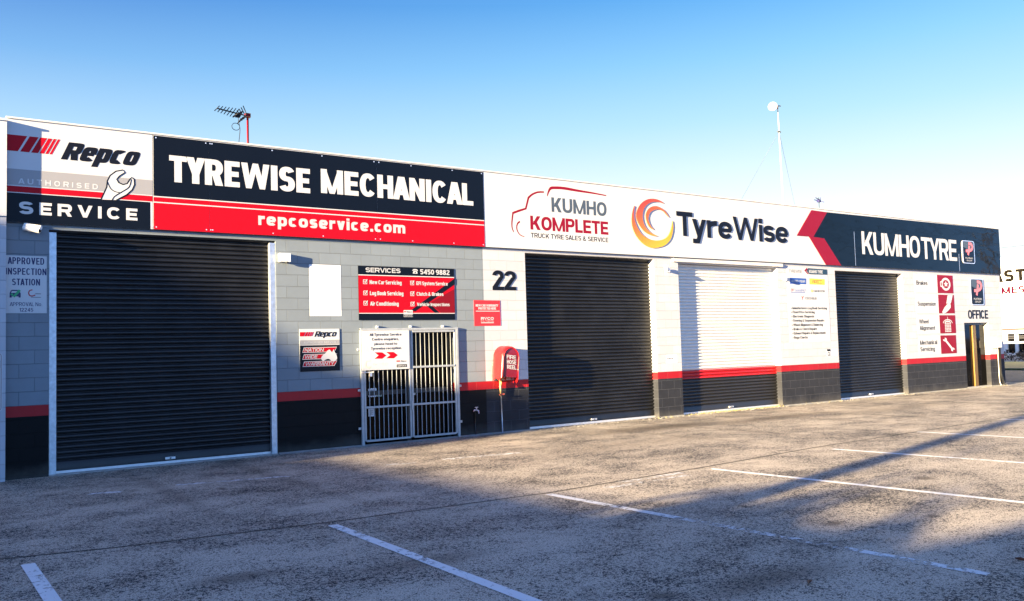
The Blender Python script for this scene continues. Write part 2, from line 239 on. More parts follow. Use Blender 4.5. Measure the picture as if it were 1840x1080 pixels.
def _glyph(ch,w,t,b,xh,n):
    """polygons of one character in a box w wide and 1 high; t = stem, b = bar, xh = x-height"""
    P=[]; R=_rect; m=w/2; d=t*1.08
    if ch=='A':
        P+=[_par(0,d,0,m-d*.55,m+d*.45,1),_par(w-d,w,0,m-d*.45,m+d*.55,1)]
        f=lambda y:y*(m-d*.55)+d*.4
        P.append(_par(f(.2),w-f(.2),.2,f(.2+b),w-f(.2+b),.2+b))
    elif ch in 'BPR':
        P.append(R(0,0,t,1)); r=.5*(.5+b/2) if ch=='B' else .5*(.54+b/2); cx=max(w-r*1.05,t*.9) if ch!='B' else max(w*.96-r*1.05,t*.8)
        top=1-2*r
        P+=[R(t*.5,1-b,cx,1),R(t*.5,top,cx,top+b)]+_arc(cx,1-r,(w if ch!='B' else w*.96)-cx,r,-90,90,t,b,n)
        if ch=='B':
            r2=.5*(.5+b/2); P+=[R(t*.5,0,cx,b)]+_arc(cx,r2,w-cx,r2,-90,90,t,b,n)
        if ch=='R': P.append(_par(w-d,w,0,w*.62-d*.6,w*.62+d*.4,top+b*.6))
    elif ch=='C': P+=_arc(m,.5,m,.5,38,322,t,b,n)
    elif ch=='G': P+=_arc(m,.5,m,.5,38,340,t,b,n)+[R(w*.55,.5-b,w,.5),R(w-t,.14,w,.5)]
    elif ch=='D': P+=[R(0,0,t,1)]+[R(t*.5,0,w*.45,b),R(t*.5,1-b,w*.45,1)]+_arc(w*.45,.5,w*.55,.5,-90,90,t,b,n)
    elif ch in 'EF':
        P+=[R(0,0,t,1),R(t*.5,1-b,w,1),R(t*.5,.5-b*.5,w*.93,.5+b*.5)]
        if ch=='E': P.append(R(t*.5,0,w,b))
    elif ch=='H': P+=[R(0,0,t,1),R(w-t,0,w,1),R(t*.5,.5-b*.5,w-t*.5,.5+b*.5)]
    elif ch=='I': P+=[R(0,0,t,1)]
    elif ch=='J': P+=[R(w-t,m,w,1)]+_arc(m,m,m,m,180,360,t,b,n)
    elif ch=='K': P+=[R(0,0,t,1),_par(t*.6,t*.6+d*1.1,.36,w-d*1.15,w,1),_par(w-d*1.15,w,0,w*.42-d*.5,w*.42+d*.6,.62)]
    elif ch=='L': P+=[R(0,0,t,1),R(t*.5,0,w,b)]
    elif ch=='M': P+=[R(0,0,t,1),R(w-t,0,w,1),_par(m-t*.42,m+t*.34,0,0,t*.86,1),_par(m-t*.34,m+t*.42,0,w-t*.86,w,1)]
    elif ch=='N': P+=[R(0,0,t,1),R(w-t,0,w,1),_par(w-t*.98,w,0,0,t*.98,1)]
    elif ch in 'O0Q':
        P+=_arc(m,.5,m,.5,0,360,t,b,n)
        if ch=='Q': P.append(_par(w-d,w,-.06,m-d*.3,m+d*.6,.3))
    elif ch=='S' or ch=='s':
        h=1 if ch=='S' else xh; r1=.5*(h*.49+b/2); r2=.5*(h*.51+b/2)
        P+=_arc(m,h-r1,m*.97,r1,22,270,t,b,n)+_arc(m,r2,m,r2,90,-158,t,b,n)
    elif ch=='T': P+=[R(0,1-b,w,1),R(m-t/2,0,m+t/2,1-b*.5)]
    elif ch=='U': P+=[R(0,m*.9,t,1),R(w-t,m*.9,w,1)]+_arc(m,m*.9,m,m*.9,180,360,t,b,n)
    elif ch in 'Vv':
        h=1 if ch=='V' else xh; P+=[_par(m-d*.5,m+d*.42,0,0,d,h),_par(m-d*.42,m+d*.5,0,w-d,w,h)]
    elif ch in 'Ww':
        h=1 if ch=='W' else xh; q=w*.26; d=t*.92; g=d*.44
        P+=[_par(q-g,q+g,0,0,d,h),_par(q-g,q+g,0,m-g,m+g,h),_par(w-q-g,w-q+g,0,m-g,m+g,h),_par(w-q-g,w-q+g,0,w-d,w,h)]
    elif ch in 'Xx':
        h=1 if ch=='X' else xh; P+=[_par(0,d,0,w-d,w,h),_par(w-d,w,0,0,d,h)]
    elif ch=='Y': P+=[R(m-t/2,0,m+t/2,.45),_par(m-t*.5,m+t*.45,.36,0,d,1),_par(m-t*.45,m+t*.5,.36,w-d,w,1)]
    elif ch in 'Zz':
        h=1 if ch=='Z' else xh; P+=[R(0,h-b,w,h),R(0,0,w,b),_par(0,d*1.1,b*.9,w-d*1.1,w,h-b*.9)]
    elif ch=='a':
        r=.5*(xh*.58+b*.3)
        P+=[R(w-t,0,w,xh*.66)]+_arc(m,xh*.66,m,xh*.34,0,160,t,b,n)+_arc(m*.98,r,m*.98,r,0,360,t,b*.9,n)
    elif ch in 'bpdqg':
        P+=_arc(m,xh/2,m,xh/2,0,360,t,b,n)
        if ch=='b': P.append(R(0,0,t,1))
        if ch=='d': P.append(R(w-t,0,w,1))
        if ch=='p': P.append(R(0,-.27,t,xh))
        if ch=='q': P.append(R(w-t,-.27,w,xh))
        if ch=='g': P+=[R(w-t,-.06,w,xh)]+_arc(m,-.06,m,.21,200,360,t,b,n)
    elif ch=='c': P+=_arc(m,xh/2,m,xh/2,42,318,t,b,n)
    elif ch=='e': P+=_arc(m,xh/2,m,xh/2,0,322,t,b,n)+[R(t*.5,xh*.5-b*.42,w-t*.3,xh*.5+b*.42)]
    elif ch=='f': P+=[R(w*.25,0,w*.25+t,.8),R(0,xh-b,w,xh)]+_arc(w,.78,w*.75,.22,90,180,t,b,n)
    elif ch in 'hn':
        P+=[R(0,0,t,1 if ch=='h' else xh),R(w-t,0,w,xh*.6)]+_arc(m,xh*.6,m,xh*.4,0,180,t,b,n)
    elif ch=='i': P+=[R(0,0,t,xh),R(0,max(xh+.07,.99-b*1.05),t,1.02)]
    elif ch=='j': P+=[R(w-t,-.1,w,xh),R(w-t,.99-b,w,.99)]+_arc(0,-.1,w,.17,270,360,t,b,n)
    elif ch=='k': P+=[R(0,0,t,1),_par(t*.6,t*.6+d*1.1,xh*.34,w-d*1.1,w,xh),_par(w-d*1.15,w,0,w*.42-d*.5,w*.42+d*.6,xh*.62)]
    elif ch=='l': P+=[R(0,0,t,1)]
    elif ch=='m':
        q=(w+t)/2
        P+=[R(0,0,t,xh),R(q-t,0,q,xh*.6),R(w-t,0,w,xh*.6)]+_arc(q/2,xh*.6,q/2,xh*.4,0,180,t,b,n)+_arc((q-t+w)/2,xh*.6,(w-q+t)/2,xh*.4,0,180,t,b,n)
    elif ch=='o': P+=_arc(m,xh/2,m,xh/2,0,360,t,b,n)
    elif ch=='r': P+=[R(0,0,t,xh)]+_arc(w,xh*.55,w,xh*.45,90,180,t,b*1.15,n)
    elif ch=='t': P+=[R(w*.2,.18,w*.2+t,.93),R(0,xh-b,w,xh)]+_arc(w,.2,w*.8,.2,180,270,t,b,n)
    elif ch=='u': P+=[R(0,xh*.4,t,xh),R(w-t,0,w,xh)]+_arc(m,xh*.4,m,xh*.4,180,360,t,b,n)
    elif ch=='y': P+=[_par(m-d*.5,m+d*.42,0,0,d,xh),_par(w*.2,w*.2+d,-.27,w-d,w,xh),R(w*.02,-.27,w*.3,-.27+b)]
    elif ch=='1': P+=[R(w-t,0,w,1),_par(0,0.001,.72,w-t,w-t*.2,1),_par(0,w-t*.5,.72,w-t,w-t*.2,.9)]
    elif ch=='2': P+=[R(0,0,w,b)]+_arc(m,1-.29,m,.29,-20,172,t,b,n)+[_par(0,d*1.25,b*.9,w-d*1.15,w-.004,.66)]
    elif ch=='3': P+=_arc(m,.735,m*.94,.265,150,-90,t,b,n)+_arc(m,.27,m,.27,90,-150,t,b,n)
    elif ch=='4': P+=[R(w*.6,0,w*.6+t,1),R(0,.2,w,.2+b),_par(0,d,.2+b*.5,w*.6-d*.1,w*.6+t*.7,1)]
    elif ch=='5': P+=[R(w*.06,1-b,w*.95,1),R(w*.06,.5,w*.06+t,1)]+_arc(m,.32,m,.32,125,-150,t,b,n)
    elif ch=='6': P+=_arc(m,.31,m,.31,0,360,t,b,n)+_arc(m,.5,m,.5,50,200,t,b,n)
    elif ch=='9': P+=_arc(m,.69,m,.31,0,360,t,b,n)+_arc(m,.5,m,.5,230,380,t,b,n)
    elif ch=='7': P+=[R(0,1-b,w,1),_par(w*.2,w*.2+d,0,w-d,w,1-b*.5)]
    elif ch=='8': P+=_arc(m,.74,m*.92,.26,0,360,t,b,n)+_arc(m,.275,m,.275,0,360,t,b,n)
    elif ch=='.': P+=[R(0,0,t,b*1.1)]
    elif ch==',': P+=[_par(0,t*.6,-.14,0,t,b)]
    elif ch=='!': P+=[R(0,0,t,b),R(0,b*1.5,t,1)]
    elif ch=='-': P+=[R(0,.38,w,.38+b)]
    elif ch=='*': P+=_arc(m,.4,m,m,0,360,m,m,2)
    elif ch=='&': P+=_arc(w*.42,.76,w*.27,.24,0,360,t*.8,b*.8,n)+_arc(w*.4,.27,w*.4,.27,60,360,t,b,n)+[_par(w-d,w,0,w*.2,w*.2+d*.9,.72)]
    return P
def kern(a,b):
    p=a+b
    if p in ('AV','VA','AT','TA','AW','WA','AY','YA','LT','LY','TY','Ty','LO'): return .09
    if b=='A' or a=='A' or p in ('YR','RY'): return .075
    return 0.
def words(s,x0,x1,z0,z1,t=.17,b=None,gap=.1,shear=0.,xh=.73,n=2.3,slope=0.):
    """polygons of a line of lettering that fills x0..x1 (baseline z0, capital top z1)"""
    H=z1-z0; b=b or t*.85; W=(x1-x0)/H-abs(shear)*.0; L=[]; fixed=0.; flex=0.
    for i,c in enumerate(s):
        if c==' ': flex+=.22; continue
        cw=_CW.get(c,.52)
        if cw==0: fixed+=t
        else: flex+=cw
        if i<len(s)-1: fixed+=gap-kern(c,s[i+1])
    k=(W-fixed-shear)/max(flex,1e-6)
    if k<.35:
        g2=max((W-shear)/(fixed+flex*.6),.05); t*=g2; gap*=g2; b=max(b*g2,b*.6); return words(s,x0,x1,z0,z1,t,b,gap,shear,xh,n,slope) if g2<.98 else []
    x=0.; out=[]
    for i,c in enumerate(s):
        if c==' ': x+=.22*k; continue
        cw=_CW.get(c,.52); w=t if cw==0 else cw*k
        G=_glyph(c,w,min(t,w*.46) if cw else t,b,xh,n)
        out.append([[(x0+(x+px+shear*py)*H,z0+py*H+slope*(x+px)*H) for px,py in g] for g in G])
        x+=w+gap-(kern(c,s[i+1]) if i<len(s)-1 else 0)
    return out

class MB:
    """collects shapes of several materials and links them as ONE mesh object"""
    def __init__(s): s.bm = bmesh.new(); s.ms = []
    def mi(s, m):
        if m not in s.ms: s.ms.append(m)
        return s.ms.index(m)
    def face(s, vs, m, smooth=False):
        try: f = s.bm.faces.new([s.bm.verts.new(v) for v in vs])
        except ValueError: return
        f.material_index = s.mi(m); f.smooth = smooth
    def box(s, x0, x1, y0, y1, z0, z1, m, bev=0.):
        k = bmesh.ops.create_cube(s.bm, size=1)['verts']
        for v in k: v.co = Vector((x0+(x1-x0)*(v.co.x+.5), y0+(y1-y0)*(v.co.y+.5), z0+(z1-z0)*(v.co.z+.5)))
        fs = list({f for v in k for f in v.link_faces})
        if bev:
            r = bmesh.ops.bevel(s.bm, geom=list({e for f in fs for e in f.edges}), offset=bev, segments=2, affect='EDGES', profile=.6)
            fs = list(set(r['faces']) | {f for f in fs if f.is_valid})
        for f in fs: f.material_index = s.mi(m)
    def tube(s, pts, r, m, seg=8, cap=True):
        pts = [Vector(p) for p in pts]; rs = r if isinstance(r, (list, tuple)) else [r]*len(pts); rings = []
        for i, p in enumerate(pts):
            d = (pts[min(i+1, len(pts)-1)]-pts[max(i-1, 0)]).normalized()
            a = d.cross(Vector((0, 0, 1)) if abs(d.z) < .9 else Vector((1, 0, 0))).normalized(); b = d.cross(a)
            rings.append([s.bm.verts.new(p+(a*math.cos(t)+b*math.sin(t))*rs[i]) for t in [2*math.pi*k/seg for k in range(seg)]])
        k = s.mi(m)
        for A, B in zip(rings, rings[1:]):
            for i in range(seg):
                f = s.bm.faces.new([A[i], A[(i+1) % seg], B[(i+1) % seg], B[i]]); f.material_index = k; f.smooth = True
        if cap:
            for q in (rings[0], rings[-1][::-1]):
                f = s.bm.faces.new(q); f.material_index = k
    def sheet(s, polys, y, m, thick=0.):
        """union of overlapping 2-D polygons (x, z) standing in the plane y, facing -y"""
        vs = []; fs = []
        for p in polys:
            ar = sum(p[i][0]*p[(i+1) % len(p)][1]-p[(i+1) % len(p)][0]*p[i][1] for i in range(len(p)))
            if abs(ar) < 1e-9: continue
            if ar < 0: p = p[::-1]
            fs.append(list(range(len(vs), len(vs)+len(p)))); vs += [Vector(q) for q in p]
        if not fs: return
        V, E, F, _, _, of = delaunay_2d_cdt(vs, [], fs, 0, 1e-6)
        F = [f for f, o in zip(F, of) if o]
        if not F: return
        k = s.mi(m); bv = [s.bm.verts.new((v[0], y, v[1])) for v in V]; ed = {}
        for f in F:
            try: g = s.bm.faces.new([bv[i] for i in f])
            except ValueError: continue
            g.material_index = k
            for i in range(len(f)): ed[(f[i], f[(i+1) % len(f)])] = 1
        if thick:
            bw = {}
            for a, b in list(ed):
                if (b, a) not in ed:
                    for q in (a, b):
                        if q not in bw: bw[q] = s.bm.verts.new((V[q][0], y+thick, V[q][1]))
                    try: g = s.bm.faces.new([bv[b], bv[a], bw[a], bw[b]]); g.material_index = k
                    except ValueError: pass
        for v in bv:
            if not v.link_faces: s.bm.verts.remove(v)
    def text(s, body, x0, x1, z0, z1, y, m, thick=0., **k):
        for g in words(body, x0, x1, z0, z1, **k): s.sheet(g, y, m, thick)
    def quad(s, x0, x1, z0, z1, y, m): s.face([(x0, y, z0), (x1, y, z0), (x1, y, z1), (x0, y, z1)], m)
    def poly(s, pts, y, m, thick=0.): s.sheet([pts], y, m, thick)
    def build(s, name, parent=None, loc=None):
        me = bpy.data.meshes.new(name); s.bm.to_mesh(me); s.bm.free()
        for m in s.ms: me.materials.append(M[m])
        o = bpy.data.objects.new(name, me); col.objects.link(o)
        if parent:
            o.parent = parent
            if parent.type == 'EMPTY': o.matrix_parent_inverse = Matrix.Translation(-parent.location)
        return o
def stroke(pts, wd):
    """polygons of a brush line through 2-D points; wd = widths"""
    out = []; n = len(pts); L = []
    for i in range(n):
        a = Vector(pts[max(i-1, 0)]); b = Vector(pts[min(i+1, n-1)]); d = (b-a).normalized(); q = Vector((-d.y, d.x)); h = (wd[i] if isinstance(wd, list) else wd)/2
        L.append((tuple(Vector(pts[i])+q*h), tuple(Vector(pts[i])-q*h)))
    return [[L[i][0], L[i][1], L[i+1][1], L[i+1][0]] for i in range(n-1)]
def disc(cx, cz, rx, rz=None, n=16): return [(cx+rx*math.cos(2*math.pi*i/n), cz+(rz or rx)*math.sin(2*math.pi*i/n)) for i in range(n)]
def smooth2(pts, k=3, closed=False):
    """Catmull-Rom through 2-D points"""
    n = len(pts); out = []
    for i in range(n if closed else n-1):
        P = [Vector(pts[(i+j) % n] if closed else pts[max(0, min(n-1, i+j))]) for j in (-1, 0, 1, 2)]
        for q in range(k):
            t = q/k; out.append(tuple(.5*((2*P[1])+(P[2]-P[0])*t+(2*P[0]-5*P[1]+4*P[2]-P[3])*t*t+(3*P[1]-P[0]-3*P[2]+P[3])*t**3)))
    if not closed: out.append(tuple(pts[-1]))
    return out
def rrect(x0, x1, z0, z1, r, n=5):
    o = []
    for cx, cz, a in ((x1-r, z1-r, 0), (x0+r, z1-r, 90), (x0+r, z0+r, 180), (x1-r, z0+r, 270)):
        o += [(cx+r*math.cos(math.radians(a+90*i/n)), cz+r*math.sin(math.radians(a+90*i/n))) for i in range(n+1)]
    return o
def tag(o, label, cat, group=None, kind=None):
    o['label'] = label; o['category'] = cat
    if group: o['group'] = group
    if kind: o['kind'] = kind
    return o
def thing(name, label, cat, loc, group=None):
    o = bpy.data.objects.new(name, None); o.empty_display_size = .2; col.objects.link(o); o.location = loc
    return tag(o, label, cat, group)
def dup(o, d, parent=None):
    """a copy of a thing with copies of its parts, moved by d"""
    c = o.copy(); col.objects.link(c)
    if parent: c.parent = parent
    else: c.location = Vector(o.location)+Vector(d)
    for ch in o.children: dup(ch, d, c)
    return c
def structure(o): o['kind'] = 'structure'; return o
# ---------------------------------------------------------------- ground
g = MB(); g.face([(-500, -400, G), (700, -400, G), (700, 500, G), (-500, 500, G)], 'paving'); structure(g.build('ground'))
g = MB(); g.face([(30.6, .35, G+.004), (41.5, .35, G+.004), (41.5, 90, G+.004), (30.6, 90, G+.004)], 'road'); structure(g.build('road'))
g = MB(); g.box(41.5, 52.5, 2, 90, G-.1, G+.09, 'grass'); structure(g.build('verge'))
g = MB(); g.face([(-200, -46, G+.004), (300, -46, G+.004), (300, -30, G+.004), (-200, -30, G+.004)], 'road'); structure(g.build('street'))
def marking(name, mats, a, b, wd, z=.004):
    a = Vector((*a, 0)); b = Vector((*b, 0)); d = (b-a).normalized(); q = Vector((-d.y, d.x, 0))*wd/2; m = MB(); n = len(mats)
    for i, k in enumerate(mats):
        p0 = a+(b-a)*i/n; p1 = a+(b-a)*(i+1)/n
        m.face([(p.x, p.y, G+z) for p in (p0-q, p1-q, p1+q, p0+q)], k)
    o = m.build(name); o['kind'] = 'structure'; return o
for mats, a, b in ((['line_white'], (-.33, -6.08), (-.30, -9.8)), (['line_white', 'line_white', 'line_worn'], (2.24, -6.33), (2.2, -11.4)),
                   (['line_white', 'line_worn', 'line_rubbed', 'line_rubbed', 'line_worn'], (4.82, -6.4), (5.0, -11.2)),
                   (['line_white'], (7.58, -6.32), (7.92, -10.6)), (['line_white'], (10.4, -6.2), (10.85, -10.4)), (['line_white'], (13.44, -5.8), (13.8, -10.2)), (['line_white'], (16.6, -5.7), (17.0, -10.2))):
    marking('parking_line', mats, a, b, .105)
jp = [(-0.498,-5.7),(0.336,-5.903),(2.264,-6.168),(4.876,-6.317),(7.752,-6.141),(10.339,-5.889),(14.481,-5.744),(17.879,-5.547)]
j = MB(); jp = [(jp[0][0]-6, jp[0][1]+.1)]+jp+[(jp[-1][0]+14, jp[-1][1])]
for (a, b) in zip(jp, jp[1:]):
    d = (Vector(b)-Vector(a)).normalized(); q = Vector((-d.y, d.x))*.018
    j.face([(a[0]-q.x, a[1]-q.y, G+.003), (b[0]-q.x, b[1]-q.y, G+.003), (b[0]+q.x, b[1]+q.y, G+.003), (a[0]+q.x, a[1]+q.y, G+.003)], 'tar')
structure(j.build('paving_joint'))
for a, b, k, wd in (((1.753,-2.362), (3.167,-2.699), 'line_rubbed', .13), ((0.713,-2.305), (1.076,-2.43), 'line_rubbed', .14), ((4.649,-2.646), (5.1,-2.773), 'line_rubbed', .13), ((5.584,-2.735), (6.886,-2.948), 'line_worn', .14),
                    ((5.531,-6.531), (6.972,-6.506), 'line_rubbed', .1), ((5.922,-6.336), (7.05,-6.306), 'line_rubbed', .1)):
    marking('worn_marking', [k], a, b, wd)
rng = random.Random(5)
for (x, y), rz, lab in (((3.888,-10.551), .5, 'small curled brown leaf on the shaded paving close to the camera'), ((5.526,-11.163), 1.4, 'small curled brown leaf on the paving at the right edge of the photo')):
    lf = MB(); pts = []
    for i in range(9):
        t = i/8; pts.append((t-.5, .17*math.sin(math.pi*t)**.8))
    R = Matrix.Rotation(rz, 3, 'Z')
    def P(u, v): q = R @ Vector((u*.10, v*.10, 0)); return (x+q.x, y+q.y, G+.008+.09*abs(v)*1.2+.03*u*u)
    for (u0, v0), (u1, v1) in zip(pts, pts[1:]):
        lf.face([P(u0, 0), P(u1, 0), P(u1, v1), P(u0, v0)], 'dead_leaf'); lf.face([P(u1, 0), P(u0, 0), P(u0, -v0), P(u1, -v1)], 'dead_leaf')
    tag(lf.build('fallen_leaf'), lab, 'leaf', 'fallen leaves on the paving')
# ---------------------------------------------------------------- the workshop
T, B = 5.19, 3.655; XE = 28.785; FY = -.055
b_ = thing('workshop_building', 'long white and grey painted block workshop with four roller doors and a flat parapet', 'building', (14, 0, G))
XD = dict(d1=(.555, 3.985), gate=(5.567, 7.528), d2=(9.225, 12.864), d3=(13.645, 17.24), d4=(19.70, 23.0), off=(26.349, 27.867))
HD = dict(d1=3.575, gate=2.027, d2=3.585, d3=3.52, d4=3.52, off=2.046)
wl = MB(); TH = .2
def pier(x0, x1, z0, z1):
    """blockwork from x0 to x1: dado, red stripe and upper paint, split where the grey turns white"""
    cuts = [x0]+([8.195] if x0 < 8.195 < x1 else [])+[x1]
    for a, b in zip(cuts, cuts[1:]):
        g_ = b <= 8.196
        for u, v, k in ((-.6, .845, 'black_block' if g_ else 'slate_block'), (.845, 1.0, 'red_block'), (1.0, 9, 'grey_block' if g_ else 'white_block')):
            lo, hi = max(u, z0), min(v, z1)
            if hi > lo: wl.box(a, b, 0, TH, lo, hi, k)
order = ['d1', 'gate', 'd2', 'd3', 'd4', 'off']; x = 0
for k in order:
    pier(x, XD[k][0], -.3, 3.62); pier(XD[k][0], XD[k][1], HD[k], 3.62); x = XD[k][1]
pier(x, XE, -.3, 3.62)
wl.box(0, 8.195, 0, TH, 3.62, 5.1, 'grey_block'); wl.box(8.195, XE, 0, TH, 3.62, 5.1, 'white_block')
wl.box(XE-.2, XE, TH, 24, -.3, .845, 'slate_block'); wl.box(XE-.2, XE, TH, 24, .845, 1, 'red_block'); wl.box(XE-.2, XE, TH, 24, 1, 5.1, 'white_block')
wl.box(0, .2, TH, 24, -.3, 5.1, 'white_block'); wl.box(.2, XE-.2, 23.8, 24, -.3, 5.1, 'white_block')
x0, x1, z0, z1 = 4.577,5.169,2.291,3.192; wl.quad(x0, x1, z0, z1, -.0025, 'patch_block')
wl.build('wall', b_)
r = MB(); r.box(.2, XE-.2, TH, 23.8, 4.55, 4.62, 'roof_metal'); r.build('roof', b_)
c = MB(); c.box(-.01, XE+.015, FY-.02, .23, T-.028, T, 'trim', .006); c.box(-.005, XE+.01, .2, .225, 5.05, T-.028, 'trim'); c.build('parapet_cap', b_)
c = MB(); c.box(0, XE+.002, FY+.012, 0, B+.004, T-.028, 'white_paint'); c.box(0, XE, FY+.004, -.001, B-.006, B+.003, 'black'); c.build('fascia', b_)
h = MB(); h.box(13.453, 17.43, -.055, -.001, 3.545, 3.625, 'trim', .006); h.build('lintel', b_)
def roller_door(k, mats, y=.155, right=0.):
    """corrugated curtain with bottom rail, two guides and a lock"""
    x0, x1 = XD[k]; z0 = G+.05; z1 = HD[k]+.05; m = MB(); pitch = .0765; n = int((z1-z0-.14)/pitch); prof = [(z0, 0.), (z0+.13, 0.)]
    for i in range(n):
        zb = z0+.14+i*pitch
        prof += [(zb, .008), (zb+pitch*.07, .027), (zb+pitch*.16, .032), (zb+pitch*.27, .027), (zb+pitch*.36, .007), (zb+pitch*.48, -.0025), (zb+pitch*.66, -.006), (zb+pitch*.84, -.004), (zb+pitch*.95, .001)]
    vs = [[m.bm.verts.new((xx, y+d, zz)) for xx in (x0-.05, x1+.05)] for zz, d in prof]
    for i in range(len(vs)-1):
        f = m.bm.faces.new([vs[i][0], vs[i][1], vs[i+1][1], vs[i+1][0]]); f.smooth = True
        zz = (prof[i][0]+prof[i+1][0])/2; f.material_index = m.mi(next(mm for lim, mm in mats if zz < lim))
    d = m.build('roller_door', b_)
    q = MB(); q.box(x0, x1, y-.03, y+.01, G+.008, G+.055, 'alu', .004); q.build('bottom_rail', d)
    q = MB(); xm = x0+(x1-x0)*.5; q.box(xm-.075, xm+.075, y-.03, y+.005, z0+.03, z0+.065, 'alu', .003); q.box(xm-.012, xm+.012, y-.038, y-.03, z0+.038, z0+.057, 'black'); q.build('lock', d)
    return d
ch = [(9, 'charcoal')]
d = roller_door('d1', ch, .10)
for a, b in ((XD['d1'][0]+.002, XD['d1'][0]+.10), (XD['d1'][1]-.10, XD['d1'][1]-.002)):
    q = MB(); q.box(a, b, .012, .095, G, 3.54, 'galv', .006); q.build('guide_rail', d)
q = MB(); q.box(XD['d1'][0], XD['d1'][1], -.02, .1, G-.02, G+.02, 'concrete'); q.build('threshold', d)
roller_door('d2', ch); roller_door('d3', [(.80, 'door_dark'), (1.0, 'door_red'), (9, 'door_white')]); roller_door('d4', ch)
# personnel doorway behind the gate, office doorway
def glass_door(name, k, y, frames, fm):
    x0, x1 = XD[k]; m = MB(); m.box(x0, x1, y+.02, y+.03, G, HD[k], 'door_glass'); d = m.build(name, b_)
    q = MB()
    for a, b in frames: q.box(a, b, y-.03, y+.02, G+.01, HD[k], fm, .004)
    q.build('door_frame', d); return d
gx0, gx1 = XD['gate']
ed = glass_door('entrance_door', 'gate', .15, [(gx0+.02, gx0+.08), ((gx0+gx1)/2-.04, (gx0+gx1)/2+.04), (gx1-.14, gx1-.08)], 'black')
q = MB(); q.box(gx0, gx1, .12, .17, HD['gate']-.06, HD['gate'], 'black'); q.build('door_rail', ed); q = MB(); q.box(gx0, gx1, .13, .17, .85, .93, 'black'); q.build('door_rail', ed)
ox0, ox1 = XD['off']
od = glass_door('office_door', 'off', .13, [(27.035, 27.243), (27.936, ox1+.1)], 'gold')
q = MB(); q.box(ox0, ox1, .08, .15, HD['off']-.07, HD['off'], 'black'); q.build('door_head', od); q = MB(); q.box(ox0, ox1, -.01, .14, G-.02, G+.05, 'concrete'); q.build('doorstep', od)
for a, b in ((XD['d1'][1], XD['gate'][0]), (XD['gate'][0], XD['d2'][0]), (XD['d2'][1], XD['d3'][0]), (XD['d3'][1], XD['d4'][0]), (XD['d4'][1], XE)):
    q = MB(); q.face([(a, -.10, G+.006), (b, -.10, G+.006), (b, 0, G+.03), (a, 0, G+.03)], 'concrete'); q.build('footing', b_)
rw = random.Random(11); q = MB()
for xa, xb, n in ((XD['d3'][0], XD['d3'][1], 420), (XD['d2'][1]-.1, XD['d2'][1]+.9, 40), (XD['d4'][0]-1.6, XD['d4'][0], 40), (4, 9.2, 50), (XD['d4'][1], XE, 60)):
    for _ in range(n):
        xx = rw.uniform(xa, xb); yy = -.02-.11*rw.random()**1.5+(.1 if xa == XD['d3'][0] else 0); h = rw.uniform(.015, .055); a = rw.uniform(0, 6.3); dx, dy = math.cos(a)*.006, math.sin(a)*.006; lx, ly = rw.gauss(0, .02), rw.gauss(0, .02)
        q.face([(xx-dx, yy-dy, G), (xx+dx, yy+dy, G), (xx+lx, yy+ly, G+h)], 'weed')
o = tag(q.build('weeds'), 'sparse dry yellow weeds along the foot of the workshop wall', 'weeds', kind='stuff')
q = MB()
for _ in range(900):
    xx = rw.uniform(.5, XE); yy = -.02-.25*rw.random()**2.2; r_ = rw.uniform(.004, .013); a = rw.uniform(0, 6.3); c_, s_ = math.cos(a)*r_, math.sin(a)*r_; t_ = G+.012+r_
    q.face([(xx+c_, yy+s_, G+.008), (xx-s_, yy+c_, G+.008), (xx, yy, t_)], 'concrete'); q.face([(xx-s_, yy+c_, G+.008), (xx-c_, yy-s_, G+.008), (xx, yy, t_)], 'concrete'); q.face([(xx-c_, yy-s_, G+.008), (xx+s_, yy-c_, G+.008), (xx, yy, t_)], 'concrete'); q.face([(xx+s_, yy-c_, G+.008), (xx+c_, yy+s_, G+.008), (xx, yy, t_)], 'concrete')
tag(q.build('gravel'), 'loose pale grit along the foot of the workshop wall', 'grit', kind='stuff')
# ---------------------------------------------------------------- fascia signs
PY = FY-.002
def FZ(f): return T-.03-(T-.03-B)*f
s = thing('service_sign', 'white grey red and dark panel with a spanner, leftmost on the fascia', 'sign', (1, PY, B))
sx0, sx1 = .0, 1.994
m = MB(); m.box(sx0, sx1, PY, FY+.010, B, T-.03, 'sign_white'); m.build('panel', s)
m = MB(); m.quad(sx0, sx1, FZ(.642), FZ(.485), PY-.001, 'band_grey'); m.quad(sx0, sx1, FZ(.710), FZ(.652), PY-.001, 'red'); m.quad(sx0, sx1-.035, FZ(1), FZ(.718), PY-.001, 'navy'); m.build('colour_band', s)
m = MB(); yt = PY-.002; za, zb = FZ(.155), FZ(.312)
def para(a0, a1, b0, b1): m.sheet([[(b0, zb), (b1, zb), (a1, za), (a0, za)]], yt, 'red')
def xx(v): return -0.007+(v-10)*(0.641--0.007)/90
para(xx(9), xx(47.5), xx(9), xx(31))
for a in ((52, 68, 35, 51), (71, 83.3, 54.5, 67), (85.5, 92.8, 69.5, 77.2), (95.3, 100.5, 79.7, 85), (103, 107.5, 87.5, 92)): para(*[xx(v) for v in a])
m.build('stripe_emblem', s)
m = MB(); m.text('Repco', 0.7,1.855,4.632,4.901, yt, 'ink', t=.33, b=.23, gap=.03, shear=.42, xh=.84, n=4); m.text('AUTHORISED', 0.151,1.208,4.219,4.298, yt, 'sign_white', t=.2, gap=.55)
m.text('SERVICE', 0.16,1.769,3.777,3.96, yt, 'sign_white', t=.27, gap=.42); m.build('lettering', s)
